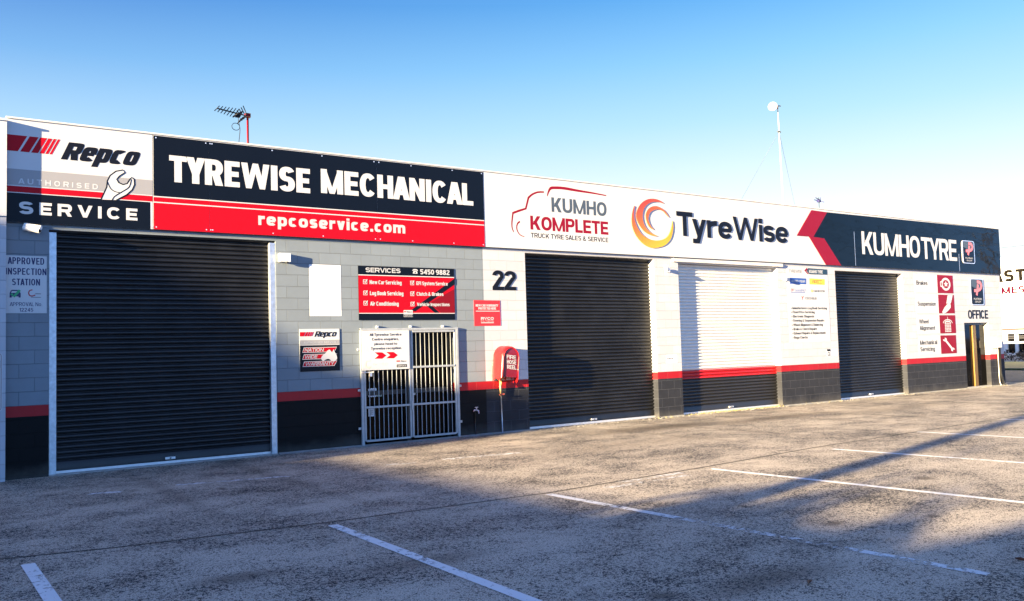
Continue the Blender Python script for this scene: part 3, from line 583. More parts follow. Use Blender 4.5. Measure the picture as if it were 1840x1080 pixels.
m = MB(); pts = [(1.247,4.059),(1.33,4.266),(1.339,4.362),(1.378,4.449),(1.461,4.522),(1.561,4.551),(1.592,4.515),(1.51,4.45),(1.472,4.398),(1.501,4.348),(1.56,4.324),(1.62,4.344),(1.661,4.415),(1.688,4.446),(1.724,4.421),(1.728,4.336),(1.694,4.253),(1.615,4.169),(1.526,4.114),(1.456,4.066)]
m.poly(pts, yt-.001, 'sign_white'); m.sheet(stroke(pts+pts[:1], .018), yt-.002, 'ink'); ip = [(1.405,4.062),(1.438,4.127),(1.549,4.212),(1.649,4.293),(1.683,4.417)]; m.sheet(stroke(smooth2(ip), .014), yt-.003, 'ink'); ip = [(1.339,4.35),(1.384,4.247),(1.45,4.204),(1.516,4.195)]; m.sheet(stroke(smooth2(ip), .012), yt-.003, 'ink'); m.build('spanner_emblem', s)
s = thing('mechanical_sign', 'long black and red fascia sign with large white capital letters', 'sign', (5, PY, B))
mx0, mx1 = 2.006, 8.215
m = MB(); n_ = [mx0, 2.868, 5.882, mx1]
for a, b in zip(n_, n_[1:]): m.box(a+.001, b-.001, PY-.004, FY+.010, B, T-.03, 'sign_white')
m.build('panel', s)
m = MB()
for a, b in zip(n_, n_[1:]):
    a += .0012; b -= .0012; m.quad(a, b, FZ(.648), FZ(.008), PY-.005, 'navy'); m.quad(a, b, FZ(.708), FZ(.66), PY-.005, 'red'); m.quad(a, b, FZ(1), FZ(.72), PY-.005, 'red')
m.build('colour_band', s)
m = MB(); yt = PY-.006; m.text('TYREWISE', 2.245,4.597,4.43,4.857, yt, 'sign_white', t=.268, b=.2, gap=.06, n=2.25); m.text('MECHANICAL', 4.797,7.967,4.456,4.885, yt, 'sign_white', t=.268, b=.2, gap=.06, n=2.25)
x0, x1, z0, z1 = 3.672,6.447,3.822,3.979; m.text('repcoservice.com', x0, x1, z0, z0+(z1-z0)/.76, yt, 'letter_white', t=.28, b=.22, gap=.15, xh=.76, n=2.8); m.build('lettering', s)
m = MB()
for xq in [mx0+.04]+[v+d for v in n_[1:3] for d in (-.05, .05)]+[mx1-.04]+[(a+b)/2+d for a, b in zip(n_, n_[1:]) for d in (-.45, .45)]:
    for zq in (FZ(.03), FZ(.975)): m.poly(disc(xq, zq, .011, n=8), PY-.0062, 'alu')
m.build('screw', s)
s = thing('tyre_service_sign', 'plain white fascia panel with a red van outline and swirl logo', 'sign', (12, PY, B))
wx0 = mx1; cx = [(18.708,5.111),(19.392,5.099),(18.735,4.392),(19.204,4.371),(19.915,3.633),(19.23,3.629),(18.544,4.393),(18.034,4.39)]
m = MB(); m.box(wx0, XE, PY, FY+.010, B, T-.03, 'sign_white'); m.build('panel', s)
m = MB(); yt = PY-.001; m.text('KUMHO', 9.912,11.439,4.469,4.777, yt, 'slate', t=.235, b=.195, gap=.08, n=2.3); m.text('KOMPLETE', 9.348,11.469,4.063,4.352, yt, 'crimson', t=.25, b=.205, gap=.06, n=2.3)
m.text('TRUCK TYRE SALES & SERVICE', 9.353,11.457,3.898,3.997, yt, 'ink', t=.19, gap=.12, n=2.2); m.build('lettering', s)
m = MB(); pts = smooth2([(8.925,3.987),(8.887,4.069),(8.886,4.195),(8.919,4.382)]); m.sheet(stroke(pts, [.02+.02*i/len(pts) for i in range(len(pts))])+stroke([(8.908,4.373),(9.077,4.435),(9.243,4.489),(9.322,4.73)], .045)+stroke(smooth2([(9.316,4.717),(9.416,4.795),(9.565,4.855),(9.726,4.87)]), [.045-.012*i/9 for i in range(10)]), yt, 'crimson')
pts = smooth2([(9.809,4.79),(9.843,4.884),(9.906,4.965),(10.03,4.987),(10.265,4.996),(10.631,4.975),(11.034,4.958),(11.447,4.932)]); m.sheet(stroke(pts, [.02+.04*min(1, i/6, (len(pts)-i)/9) for i in range(len(pts))]), yt, 'crimson')
pts = smooth2([(9.188,3.905),(9.085,3.936),(9.018,4.013),(9.001,4.096),(9.029,4.172),(9.087,4.211)]); m.sheet(stroke(pts, [.015+.022*i/len(pts) for i in range(len(pts))]), yt, 'crimson'); m.build('van_emblem', s)
tz = (13.592,17.667,4.164,4.736)
gl = words('TyreWise', *tz, t=.21, b=.185, gap=.08, xh=.74, n=2.2)
for g_ in gl: m = MB(); m.sheet(g_, PY-.016, 'ink', .013); m.build('letter', s)
for a, b in (([(12.265,4.764),(12.193,4.596),(12.166,4.379),(12.221,4.19),(12.342,4.029),(12.531,3.894),(12.758,3.831),(12.993,3.854),(13.2,3.924),(13.361,4.055),(13.438,4.208),(13.471,4.359),(13.454,4.494)], [(13.424,4.381),(13.36,4.228),(13.244,4.099),(13.07,4.029),(12.867,4.006),(12.669,4.033),(12.477,4.12),(12.353,4.246),(12.264,4.409),(12.24,4.575),(12.275,4.758)]),
             ([(13.2,4.879),(13.051,4.949),(12.85,4.97),(12.649,4.931),(12.463,4.82),(12.341,4.654),(12.317,4.508),(12.375,4.367),(12.499,4.23),(12.643,4.153),(12.806,4.113),(12.973,4.109)], [(12.808,4.15),(12.679,4.216),(12.569,4.318),(12.51,4.448),(12.507,4.593),(12.574,4.743),(12.711,4.85),(12.88,4.899),(13.049,4.912)]),
             ([(13.344,4.569),(13.241,4.691),(13.109,4.768),(12.942,4.806),(12.773,4.769),(12.653,4.675),(12.603,4.551),(12.639,4.407),(12.716,4.303),(12.847,4.249)], [(12.751,4.329),(12.69,4.435),(12.685,4.532),(12.75,4.646),(12.887,4.716),(13.04,4.734),(13.173,4.699)])):
    A = smooth2(a); C = smooth2(b)
    m = MB(); m.sheet([A+C], PY-.016, 'swirl', .013); m.build('swirl_crescent', s)
s = thing('tyre_dealer_sign', 'glossy dark teal fascia sign with a red arrow edge and white capitals', 'sign', (24, PY, B))
dk = [cx[1], cx[2], cx[3], cx[4], (XE, B+.002), (XE, T-.032)]
m = MB(); m.sheet([[(p[0], min(max(p[1], B+.002), T-.032)) for p in dk]], PY-.012, 'teal', .009); m.build('panel', s)
m = MB(); m.sheet([[(p[0], min(max(p[1], B+.002), T-.032)) for p in q] for q in ([cx[0], cx[7], cx[6], cx[2], cx[1]], [cx[2], cx[6], cx[5], cx[4], cx[3]])], PY-.013, 'crimson', .010); m.build('arrow_edge', s)
m = MB(); yt = PY-.0142; m.text('KUMHO', 20.929,23.911,4.015,4.664, yt, 'sign_white', t=.205, b=.165, gap=.045, n=2.5); m.text('TYRE', 23.987,26.017,3.996,4.655, yt, 'sign_white', t=.205, b=.165, gap=.045, n=2.5); m.build('lettering', s)
m = MB(); xs_ = 20.583; m.quad(xs_-.006, xs_+.006, B+.02, FZ(.35), PY-.0145, 'alu'); xs_ = 26.136; m.quad(xs_-.008, xs_+.008, B+.02, FZ(.62), PY-.0145, 'alu'); m.build('seam', s)
def badge(label, x0, x1, z0, z1, y):
    s = thing('dealer_badge', label, 'badge', ((x0+x1)/2, y, z0), 'dealer badges with a ribbon letter'); W = x1-x0; H = z1-z0; u = lambda a, b: (x0+W*a, z0+H*b)
    m = MB(); m.sheet([rrect(x0, x1, z0, z1, W*.11)], y-.02, 'alu', .019); m.build('frame', s)
    m = MB(); m.sheet([rrect(x0+W*.055, x1-W*.055, z0+H*.03, z1-H*.03, W*.08)], y-.023, 'navy'); m.sheet([[u(.07, .72), *[u(.07+.86*i/8, .72-.09*math.sin(math.pi*(1-abs(i/4-1))/2)) for i in range(9)], u(.93, .72), u(.93, .95), u(.07, .95)]], y-.0245, 'slate'); m.build('face_panel', s)
    m = MB(); p = smooth2([u(.5, .88), u(.72, .86), u(.82, .74), u(.74, .62), u(.52, .56), u(.25, .545)]); m.sheet(stroke(p, W*.12), y-.028, 'pinkish'); m.sheet(stroke([u(.56, .78), u(.52, .6), u(.42, .37)], W*.13), y-.0285, 'pinkish'); m.build('ribbon_emblem', s)
    m = MB(); m.text('PLATINUM', *(u(.2, 0)[0], u(.8, 0)[0]), z0+H*.20, z0+H*.27, y-.028, 'letter_white', t=.2); m.text('DEALER', *(u(.28, 0)[0], u(.72, 0)[0]), z0+H*.10, z0+H*.16, y-.028, 'letter_white', t=.17); m.build('lettering', s); return s
M['pinkish'] = mat('pinkish', (.62, .16, .17), .4)
badge('silver framed badge mounted high on the dark glossy fascia sign', 26.331,27.083,3.937,4.67, PY-.012)
badge('silver framed badge on the white wall above the office lettering', 26.82,27.653,2.611,3.469, -.001)
# ---------------------------------------------------------------- signs on the wall
def board(name, label, cat, R, thick=.008, m='sign_white', y=-.0005):
    x0, x1, z0, z1 = R; s = thing(name, label, cat, ((x0+x1)/2, 0, z0)); q = MB(); q.box(x0, x1, y-thick, y, z0, z1, m); q.build('panel', s)
    return s, x0, x1, z0, z1, y-thick
s, x0, x1, z0, z1, y = board('inspection_sign', 'tall white approval station notice on the grey wall left of the first roller door', 'sign', (-0.004,0.525,2.337,3.173))
m = MB(); yt = y-.001; k = dict(t=.17, gap=.1)
m.text('APPROVED', 0.026,0.492,3.049,3.148, yt, 'indigo', **k); m.text('INSPECTION', 0.002,0.521,2.895,2.992, yt, 'indigo', **k); m.text('STATION', 0.081,0.438,2.742,2.838, yt, 'indigo', **k)
m.text('APPROVAL No.', 0.053,0.466,2.44,2.496, yt, 'indigo', t=.13, gap=.1); m.text('12245', 0.173,0.351,2.36,2.412, yt, 'indigo', t=.16, gap=.12); m.build('lettering', s)
m = MB(); m.sheet([[(0.051,2.627),(0.068,2.667),(0.086,2.674),(0.149,2.675),(0.172,2.661),(0.191,2.626),(0.191,2.563),(0.165,2.563),(0.161,2.579),(0.079,2.578),(0.076,2.562),(0.051,2.561)]], yt, 'indigo'); m.sheet([[(0.079,2.655),(0.157,2.656),(0.164,2.633),(0.071,2.631)]], yt-.001, 'sign_white')
m.sheet(stroke([(0.074,2.619),(0.105,2.578),(0.18,2.672)], .035), yt-.002, 'green'); m.build('car_emblem', s)
m = MB(); p = smooth2([(0.341,2.677),(0.306,2.667),(0.292,2.631),(0.306,2.595),(0.341,2.588),(0.377,2.603)]); m.sheet(stroke(p, .016), yt, 'swirl'); m.quad(0.377, 0.449, 2.616, 2.625, yt, 'ink_soft'); m.quad(0.322, 0.449, 2.566, 2.573, yt, 'ink_soft'); m.build('swirl_emblem', s)
s, x0, x1, z0, z1, y = board('services_board', 'wide red and black services board listing six jobs above the barred gate', 'sign', (5.502,7.513,2.216,3.199), .01, 'navy')
W = x1-x0; H = z1-z0; yt = y-.001
m = MB(); m.quad(x0, x1, z1-H*.178, z1-H*.162, yt, 'sign_white'); m.quad(x0, x1, z0+H*.132, z1-H*.179, yt, 'red'); m.quad(x0, x1, z0+H*.118, z0+H*.131, yt, 'sign_white'); m.build('colour_band', s)
m = MB(); zb = z0+H*.135; m.sheet([[(7.527,3.015),(7.523,2.897),(6.94,2.541),(7.168,2.35),(7.066,2.349),(6.858,2.507),(6.645,2.371),(6.56,2.398)]], yt-.001, 'navy'); m.sheet([[(x1-.002, z1-H*.40), (x1-.002, zb), (x1-W*.155, zb), (6.952,2.535)]], yt-.0005, 'maroon'); m.build('arrow_emblem', s)
m = MB(); ya = yt-.002; m.text('SERVICES', 5.647,6.355,3.084,3.169, ya, 'letter_white', t=.23, gap=.09); m.text('5450 9882', 6.768,7.413,3.075,3.17, ya, 'letter_white', t=.24, gap=.07)
k = dict(t=.23, b=.19, gap=.06, n=3.2, xh=.76)
for body, bx in (('New Car Servicing', (5.722,6.373,2.87,2.94)), ('Log Book Servicing', (5.724,6.405,2.668,2.741)), ('Air Conditioning', (5.725,6.304,2.478,2.55)), ('EFI System Service', (6.683,7.368,2.871,2.938)), ('Clutch & Brakes', (6.684,7.266,2.67,2.737)), ('Vehicle Inspections', (6.685,7.399,2.476,2.537))):
    m.text(body, *bx, ya, 'letter_white', **k)
m.build('lettering', s)
m = MB()
for p in ([(5.634,2.908),(5.635,2.706),(5.634,2.521),(6.594,2.906),(6.592,2.703),(6.591,2.511)]):
    m.sheet(stroke([(p[0]-.035, p[1]+.035), (p[0]-.035, p[1]-.035), (p[0]+.035, p[1]-.035), (p[0]+.035, p[1]+.035), (p[0]-.035, p[1]+.035)], .012), ya, 'sign_white'); m.sheet(stroke([(p[0]-.02, p[1]+.01), (p[0]-.003, p[1]-.018), (p[0]+.042, p[1]+.045)], .016), ya-.001, 'sign_white')
px_, pz_ = (6.664,3.125); m.sheet([[(px_-.05, pz_-.04), (px_+.05, pz_-.04), (px_+.042, pz_-.005), (px_+.02, pz_+.015), (px_-.02, pz_+.015), (px_-.042, pz_-.005)]]+stroke(smooth2([(px_-.052, pz_+.012), (px_-.03, pz_+.032), (px_+.03, pz_+.032), (px_+.052, pz_+.012)]), .02), ya, 'sign_white'); m.sheet([disc(px_, pz_-.017, .014)], ya-.001, 'navy'); m.build('check_box', s)
a0, a1, c0, c1 = 6.402,6.594,2.271,2.397
m = MB(); m.quad(a0, a1, c0, c1, ya, 'sign_white'); m.quad(a0+.004, a1-.004, c0+.006, c0+(c1-c0)*.36, ya-.001, 'navy'); m.quad(a0+.01, a0+.05, c1-.04, c1-.02, ya-.001, 'red'); m.text('Repco', a0+.06, a1-.01, c1-.045, c1-.018, ya-.001, 'ink', t=.2, shear=.3); m.text('SERVICE', a0+.015, a1-.015, c0+.014, c0+.034, ya-.002, 'letter_white', t=.2); m.build('small_emblem', s)
s, x0, x1, z0, z1, y = board('warranty_sign', 'white and black warranty sign with three slanted red bars and an island outline', 'sign', (4.386,5.12,1.331,2.064), .01)
W = x1-x0; H = z1-z0; yt = y-.001
m = MB(); m.quad(x0, x1, z1-H*.372, z1-H*.262, yt, 'band_grey'); m.quad(x0, x1, z0, z1-H*.385, yt, 'navy')
def fx(a, b): return (x0+W*a, z0+H*b)
for c_ in (.505, .345, .175):
    for e, k, d in ((0, 'sign_white', .0005), (.012, 'red', .001)):
        p = [fx(.06+e, c_-.062+e), fx(.86-e*1.4, c_-.062+e), fx(.93-e, c_+.062-e), fx(.10+e*1.2, c_+.062-e)]; m.sheet([p], yt-d, k)
m.build('colour_band', s)
m = MB(); ya = yt-.002; m.text('NATION', *(fx(.11, 0)[0], fx(.60, 0)[0]), fx(0, .465)[1], fx(0, .545)[1], ya, 'letter_white', t=.22, gap=.08, shear=.25); m.text('WIDE', *(fx(.11, 0)[0], fx(.44, 0)[0]), fx(0, .305)[1], fx(0, .385)[1], ya, 'letter_white', t=.22, gap=.08, shear=.25)
m.text('WARRANTY', *(fx(.12, 0)[0], fx(.86, 0)[0]), fx(0, .135)[1], fx(0, .215)[1], ya, 'letter_white', t=.22, gap=.06, shear=.25); m.text('AUTHORISED SERVICE', *(fx(.1, 0)[0], fx(.91, 0)[0]), fx(0, .658)[1], fx(0, .705)[1], ya, 'letter_white', t=.2, gap=.2)
m.text('Repco', *(fx(.36, 0)[0], fx(.945, 0)[0]), fx(0, .815)[1], fx(0, .945)[1], ya, 'ink', t=.26, b=.2, gap=.035, shear=.4, xh=.84, n=4); m.build('lettering', s)
m = MB()
for a, b in ((.0, .13), (.15, .2), (.215, .255), (.27, .295), (.31, .33)): m.sheet([[fx(max(a-.03, 0), .83), fx(b-.03, .83), fx(b+.02, .93), fx(a+.02 if a else 0, .93)]], ya, 'red')
m.build('stripe_emblem', s)
m = MB(); m.sheet([smooth2([(4.769,1.547),(4.791,1.596),(4.85,1.64),(4.886,1.68),(4.932,1.701),(4.958,1.663),(4.985,1.652),(5,1.707),(5.023,1.661),(5.06,1.592),(5.064,1.533),(5.02,1.494),(4.966,1.496),(4.918,1.537),(4.854,1.529),(4.805,1.501)], 2, True)], ya-.002, 'sign_white'); m.build('island_emblem', s)
M['filter_red'] = mat('filter_red', (.62, .018, .02), .4)
s, x0, x1, z0, z1, y = board('filter_sign', 'small square red sign with white lettering below the house number', 'sign', (7.958,8.573,2.092,2.597), .006, 'filter_red')
m = MB(); yt = y-.001; k = dict(t=.24, b=.2, gap=.05, n=3); m.text('NEW CAR WARRANTY', 7.994,8.53,2.471,2.518, yt, 'letter_white', **k); m.text('PROTECTED HERE', 8.054,8.475,2.412,2.459, yt, 'letter_white', **k)
m.quad(7.995, 8.562, 2.376, 2.388, yt, 'sign_white'); m.text('RYCO', 8.109,8.414,2.208,2.264, yt, 'letter_white', t=.3, gap=.05); m.text('FILTERS', 8.111,8.412,2.173,2.194, yt, 'letter_white', t=.2, gap=.35); m.quad(8.11, 8.411, 2.145, 2.159, yt, 'sign_white'); m.build('lettering', s)
s = thing('house_number', 'large black numerals twenty two on the white wall', 'number', (8.676, 0, 2.81))
for bx in ((8.408,8.682,2.804,3.201), (8.696,8.981,2.808,3.197)):
    m = MB(); m.text('2', *bx, -.008, 'ink', .007, t=.225, b=.18, n=2.1); m.build('digit', s)
s, x0, x1, z0, z1, y = board('brand_list_sign', 'tall white board of tyre maker logos above a bulleted list of jobs', 'sign', (17.633,19.367,1.581,3.547), .004)
yt = y-.001
M['teal_flat'] = mat('teal_flat', (.010, .030, .045), .4)
m = MB(); m.text('TYREWISE', 17.724,18.263,3.41,3.49, yt, 'ink_soft', t=.13)
for body, e, v in (('* Manufacturers Log Book Servicing', 578, 579), ('* Fixed Price Servicing', 425, 628), ('* Electronic Diagnosis', 420, 680), ('* Steering & Suspension Repairs', 545, 731), ('* Wheel Alignment & Balancing', 527, 784), ('* Brake & Clutch Repairs', 455, 835), ('* Exhaust Repairs & Replacement', 560, 886), ('* Rego Checks', 342, 938)):
    xa = 143+(v-579)*.055; P0 = (17.736,2.448); P1 = (19.265,2.453); P2 = (17.747,1.677); sx = (P1[0]-P0[0])/435; xz = P0[0]+(v-579)/359*(P2[0]-P0[0]); zz = P0[1]+(v-579)/359*(P2[1]-P0[1])
    m.text(body, xz, xz+(e-xa)*sx, zz, zz+.068, yt, 'ink', t=.26, b=.2, gap=.075, n=2.1)
m.build('lettering', s)
m = MB(); m.sheet([[(18.474,3.559),(18.513,3.523),(18.449,3.47),(18.562,3.385),(18.486,3.394),(18.363,3.483)]], yt, 'crimson'); m.sheet([[(18.526,3.549),(19.351,3.538),(19.354,3.39),(18.577,3.385),(18.463,3.468)]], yt-.001, 'teal_flat'); m.text('KUMHO TYRE', 18.561,19.152,3.419,3.506, yt-.002, 'letter_white', t=.22, gap=.05); m.build('arrow_logo', s)
m = MB(); m.sheet([[(17.752,3.277),(18.434,3.269),(18.422,3.115),(17.74,3.115)]], yt, 'blue'); m.text('GOOD YEAR', 17.807,18.383,3.159,3.222, yt-.001, 'letter_white', t=.22, gap=.05); m.build('blue_logo', s)
m = MB(); m.sheet([[(18.565,3.277),(19.228,3.268),(19.223,3.113),(18.56,3.118)]], yt, 'yellow'); m.text('PIRELLI', 18.674,19.111,3.144,3.216, yt-.001, 'rust', t=.18); m.quad(18.685, 19.116, 3.227, 3.242, yt-.001, 'rust'); m.build('yellow_logo', s)
m = MB(); m.text('BF', 17.763,17.916,2.921,2.99, yt, 'crimson', t=.16, shear=.15); m.text('Goodrich', 17.926,18.417,2.917,2.991, yt, 'blue', t=.15, gap=.06, shear=.15); m.quad(17.758, 18.36, 2.886, 2.901, yt, 'blue'); m.build('tyre_logo', s)
m = MB(); p = (18.656,2.945); m.sheet([disc(p[0], p[1], .045, .036)], yt, 'swirl'); m.sheet([disc(p[0], p[1], .018, .014)], yt-.001, 'sign_white'); m.text('HANKOOK', 18.72,19.22,2.913,2.971, yt, 'ink', t=.22, gap=.08); m.build('orange_logo', s)
m = MB(); p = (18.234,2.749); m.sheet(stroke([(p[0]-.045, p[1]+.04), (p[0], p[1]+.01), (p[0]+.05, p[1]+.045)], .022)+stroke([(p[0], p[1]+.01), (p[0]-.02, p[1]-.05)], .022), yt, 'red'); m.text('YOKOHAMA', 18.325,18.843,2.707,2.781, yt, 'ink_soft', t=.14, gap=.06); m.build('red_logo', s)
# four job tiles left of the office door
def tile(label, P, R, texts, icon):
    x0, x1, z0, z1 = P; s = thing('job_sign', label, 'sign', ((x0+x1)/2, 0, z0), 'job signs beside the office door'); m = MB(); a0, a1 = R; m.box(x0, a0-.004, -.006, -.0005, z0, z1, 'sign_white'); m.build('panel', s)
    m = MB(); m.box(a0, a1, -.007, -.0005, z0, z1, 'crimson' if 'lighter' in label else 'maroon2'); m.build('icon_tile', s); m = MB()
    for body, bx in texts: m.text(body, *bx, -.008, 'ink', t=.22, b=.17, gap=.085, n=2.1)
    m.build('lettering', s); m = MB(); icon(m, a0, a1, z0, z1); m.build('icon', s)
M['maroon2'] = mat('maroon2', (.20, .001, .010), .5, spec=.2); M['ink_soft2'] = mat('ink_soft2', (.02, .018, .026), .6)
def ic_disc(m, a, b, c, d):
    cx, cz = (a+b)/2, (c+d)/2; W = b-a; H = d-c; y = -.0095
    m.sheet([disc(cx+W*.03, cz, W*.30, H*.36, 24)], y, 'sign_white'); m.sheet([disc(cx+W*.03, cz, W*.20, H*.235, 24)], y-.001, 'crimson')
    st = [(cx+W*.03+(W*.155 if i % 2 == 0 else W*.07)*math.cos(math.pi/2+i*math.pi/5), cz+(H*.185 if i % 2 == 0 else H*.08)*math.sin(math.pi/2+i*math.pi/5)) for i in range(10)]
    m.sheet([[(cx+W*.03, cz), st[i], st[(i+1) % 10]] for i in range(10)], y-.002, 'sign_white'); m.sheet([rrect(a+W*.16, a+W*.30, cz-H*.16, cz+H*.16, W*.05)], y-.002, 'sign_white'); m.sheet([rrect(a+W*.20, a+W*.26, cz-H*.1, cz+H*.1, W*.02)], y-.003, 'crimson')
def ic_spring(m, a, b, c, d):
    W = b-a; H = d-c; y = -.0095; u = lambda p, q: (a+W*p, c+H*q); m.sheet([[u(.48, .52), u(.78, .55), u(.92, .985), u(.60, .985)]], y, 'sign_white')
    m.sheet(stroke(smooth2([u(.22, .02), u(.30, .10), u(.42, .09), u(.36, .22), u(.42, .28), u(.58, .22), u(.50, .36), u(.56, .42), u(.72, .36), u(.68, .55)]), W*.085), y-.001, 'sign_white')
def ic_wheel(m, a, b, c, d):
    W = b-a; H = d-c; y = -.0095; cx = (a+b)/2
    for i in range(4):
        xa = cx-W*.19+W*.10*i
        for j in range(6): zz = c+H*(.06+.085*j); m.sheet([[(xa, zz), (xa+W*.085, zz+H*.03), (xa+W*.085, zz+H*.085), (xa, zz+H*.055)]], y, 'sign_white')
    m.sheet(stroke([(cx-W*.19, c+H*.55), (cx-W*.12, c+H*.65), (cx+W*.12, c+H*.65), (cx+W*.19, c+H*.55)], W*.05), y, 'sign_white'); m.sheet(stroke(smooth2([(cx-W*.30, c+H*.56), (cx-W*.2, c+H*.70), (cx, c+H*.76), (cx+W*.2, c+H*.70), (cx+W*.30, c+H*.56)]), W*.03)+[[(cx-W*.012, c+H*.6), (cx+W*.012, c+H*.6), (cx+W*.012, c+H*.92), (cx-W*.012, c+H*.92)]], y-.001, 'sign_white')
def ic_wrench(m, a, b, c, d):
    W = b-a; H = d-c; y = -.0095; u = lambda p, q: (a+W*p, c+H*q)
    m.sheet(stroke([u(.30, .74), u(.72, .24)], W*.085), y, 'sign_white')
    for (p, q), ang in ((( .27, .77), 130), ((.75, .21), -50)):
        pts = []
        for i in range(13):
            t = math.radians(ang+38+(284)*i/12); pts.append(u(p+.12*math.cos(t), q+.105*math.sin(t)))
        pts.append(u(p, q)); m.sheet([[pts[-1], pts[i], pts[i+1]] for i in range(12)], y-.001, 'sign_white')
tile('white job sign with a lighter red brake disc tile, topmost of four', (23.62,25.795,2.974,3.535), (24.895, 25.798), (('Brakes', (23.716,24.327,3.205,3.334)),), ic_disc)
tile('white job sign whose red tile shows a slanted spring', (23.64,25.812,2.347,2.923), (24.895, 25.812), (('Suspension', (23.731,24.741,2.574,2.701)),), ic_spring)
tile('white job sign whose red tile shows a tyre tread', (23.662,25.824,1.727,2.288), (24.903, 25.82), (('Wheel', (23.755,24.273,2.036,2.164)), ('Alignment', (23.764,24.621,1.84,1.964))), ic_wheel)
tile('white job sign whose red tile shows a spanner, lowest of four', (23.677,25.802,1.101,1.664), (24.897, 25.797), (('Mechanical', (23.742,24.692,1.401,1.533)), ('Servicing', (23.742,24.541,1.202,1.332))), ic_wrench)
s = thing('office_lettering', 'bold black office lettering above the narrow glass door', 'lettering', (27.216, 0, 2.187))
m = MB(); m.text('OFFICE', 26.612,27.865,2.171,2.454, -.006, 'ink', .005, t=.23, b=.18, gap=.08); m.build('letter', s)
# small stickers
def sticker(label, R, draw):
    x0, x1, z0, z1 = R; o = MB(); o.box(x0, x1, -.003, -.0005, z0, z1, 'paper'); draw(o, x0, x1, z0, z1); tag(o.build('sticker'), label, 'sticker')
sticker('tiny white notice on the narrow white pier between two roller doors', (13.149,13.502,1.197,1.38), lambda o, a, b, c, d: o.sheet([[(a+.03+.05*i, c+.09), (a+.06+.05*i, c+.09), (a+.06+.05*i, c+.12), (a+.03+.05*i, c+.12)] for i in range(4)], -.0045, 'ink_soft'))
sticker('small black and white sticker under the tall tyre maker board', (19.174,19.324,1.192,1.375), lambda o, a, b, c, d: (o.quad(a, b, d-(d-c)*.32, d, -.0045, 'ink'), o.quad(a+.02, b-.02, c+(d-c)*.05, c+(d-c)*.55, -.0045, 'ink_soft'), o.quad(a+.05, b-.05, c+(d-c)*.2, c+(d-c)*.42, -.006, 'paper')))
sticker('small pale paper notice beside a black and white sticker', (19.384,19.644,1.192,1.377), lambda o, a, b, c, d: o.sheet(stroke([(a+.03, c+.03), (b-.03, c+.05), (b-.03, d-.03)], .008), -.0045, 'ink_soft'))
# ---------------------------------------------------------------- barred gate
GY = -.045
s = thing('security_gate', 'tall galvanised gate of two barred leaves with rails and side posts', 'gate', (6.6, GY, G))
ga, gb, gm = 5.533, 7.531, 6.522
gt = 2.04; m = MB()
for xx_ in (ga, gb): m.box(xx_-.025, xx_+.025, GY, GY+.04, G, gt+.02, 'gate_steel', .004)
m.box(ga-.025, gb+.025, GY-.001, GY+.039, gt-.015, gt+.025, 'gate_steel', .004)
for p in ((ga-.05, 1.687), (ga-.05, 0.958), (ga-.05, 0.279), (gb+.05, 0.942), (gb+.05, 0.259)): m.box(p[0]-.03, p[0]+.03, GY+.02, -.002, p[1]-.02, p[1]+.02, 'alu', .004)
for px_ in (5.854, 6.535, 7.228): m.box(px_-.025, px_+.025, GY+.01, -.002, gt+.026, gt+.07, 'alu', .004); m.tube([(px_, GY+.03, gt+.055), (px_, GY-.01, gt+.055)], .012, 'alu')
m.build('frame', s)
def leaf(a, b, rails, nb, zb):
    m = MB(); zt = gt-.022
    for xx_ in (a, b): m.box(xx_-.017, xx_+.017, GY+.002, GY+.036, zb, zt, 'gate_steel', .003)
    l = m.build('gate_leaf', s)
    for i, zz in enumerate(rails): m = MB(); m.box(a+.017, b-.017, GY-.004, GY+.034, zz-.018, zz+.018, 'gate_steel', .003); m.build('rail', l)
    for i in range(nb):
        xx_ = a+(b-a)*(i+1)/(nb+1); m = MB(); m.tube([(xx_, GY+.018, zb+.02), (xx_, GY+.018, zt-.02)], .0068, 'gate_steel', 8); m.build('bar', l)
    return l
zb = G+.09
l1 = leaf(ga+.05, gm-.024, (0.646, zb, gt-.04), 9, zb); l2 = leaf(gm+.024, gb-.05, (1.338, 0.648, zb, gt-.04), 9, zb)
m = MB(); zz = 1.275; m.tube([(ga-.02, GY-.02, zz), (ga+.2, GY-.02, zz)], .011, 'alu'); m.box(ga+.12, ga+.18, GY-.035, GY-.005, zz-.08, zz-.01, 'brass', .006); m.build('padlock', s)
m = MB(); m.box(gm-.02, gm+.02, GY-.02, GY-.002, .55, .72, 'gate_steel', .004); m.build('drop_bolt', s)
x0, x1, z0, z1 = 5.528,6.476,1.311,2.023; y = GY-.012
s = thing('reception_notice', 'square white reception notice with two red arrows fixed to the barred gate', 'notice', ((x0+x1)/2, y, z0))
m = MB(); m.box(x0, x1, y-.006, y, z0, z1, 'sign_white'); m.build('panel', s); yt = y-.008
m = MB(); k = dict(t=.2, b=.16, gap=.11, n=2.2)
for body, bx in (('All Tyrewise Service', (5.676,6.319,1.925,1.972)), ('Centre enquiries,', (5.722,6.262,1.842,1.889)), ('please head to', (5.765,6.227,1.759,1.803)), ('Tyrewise reception', (5.697,6.305,1.676,1.723))): m.text(body, *bx, yt, 'ink_soft2', **k)
m.text('TyreWise', 5.712,6.02,1.397,1.441, yt, 'faded', t=.14, gap=.12); m.text('Repco', 6.294,6.413,1.443,1.47, yt, 'ink', t=.2, shear=.3)
m.build('lettering', s)
m = MB()
AR = [(5.77,1.631),(5.917,1.627),(6.001,1.569),(5.919,1.511),(5.767,1.515),(5.848,1.573)]
for i in (0, 1): d = i*(x1-x0)*.245; q = [(p[0]+d, p[1]) for p in AR]; m.sheet([[q[0], q[1], q[2], q[5]], [q[5], q[2], q[3], q[4]]], yt, 'red')
m.build('arrow_emblem', s)
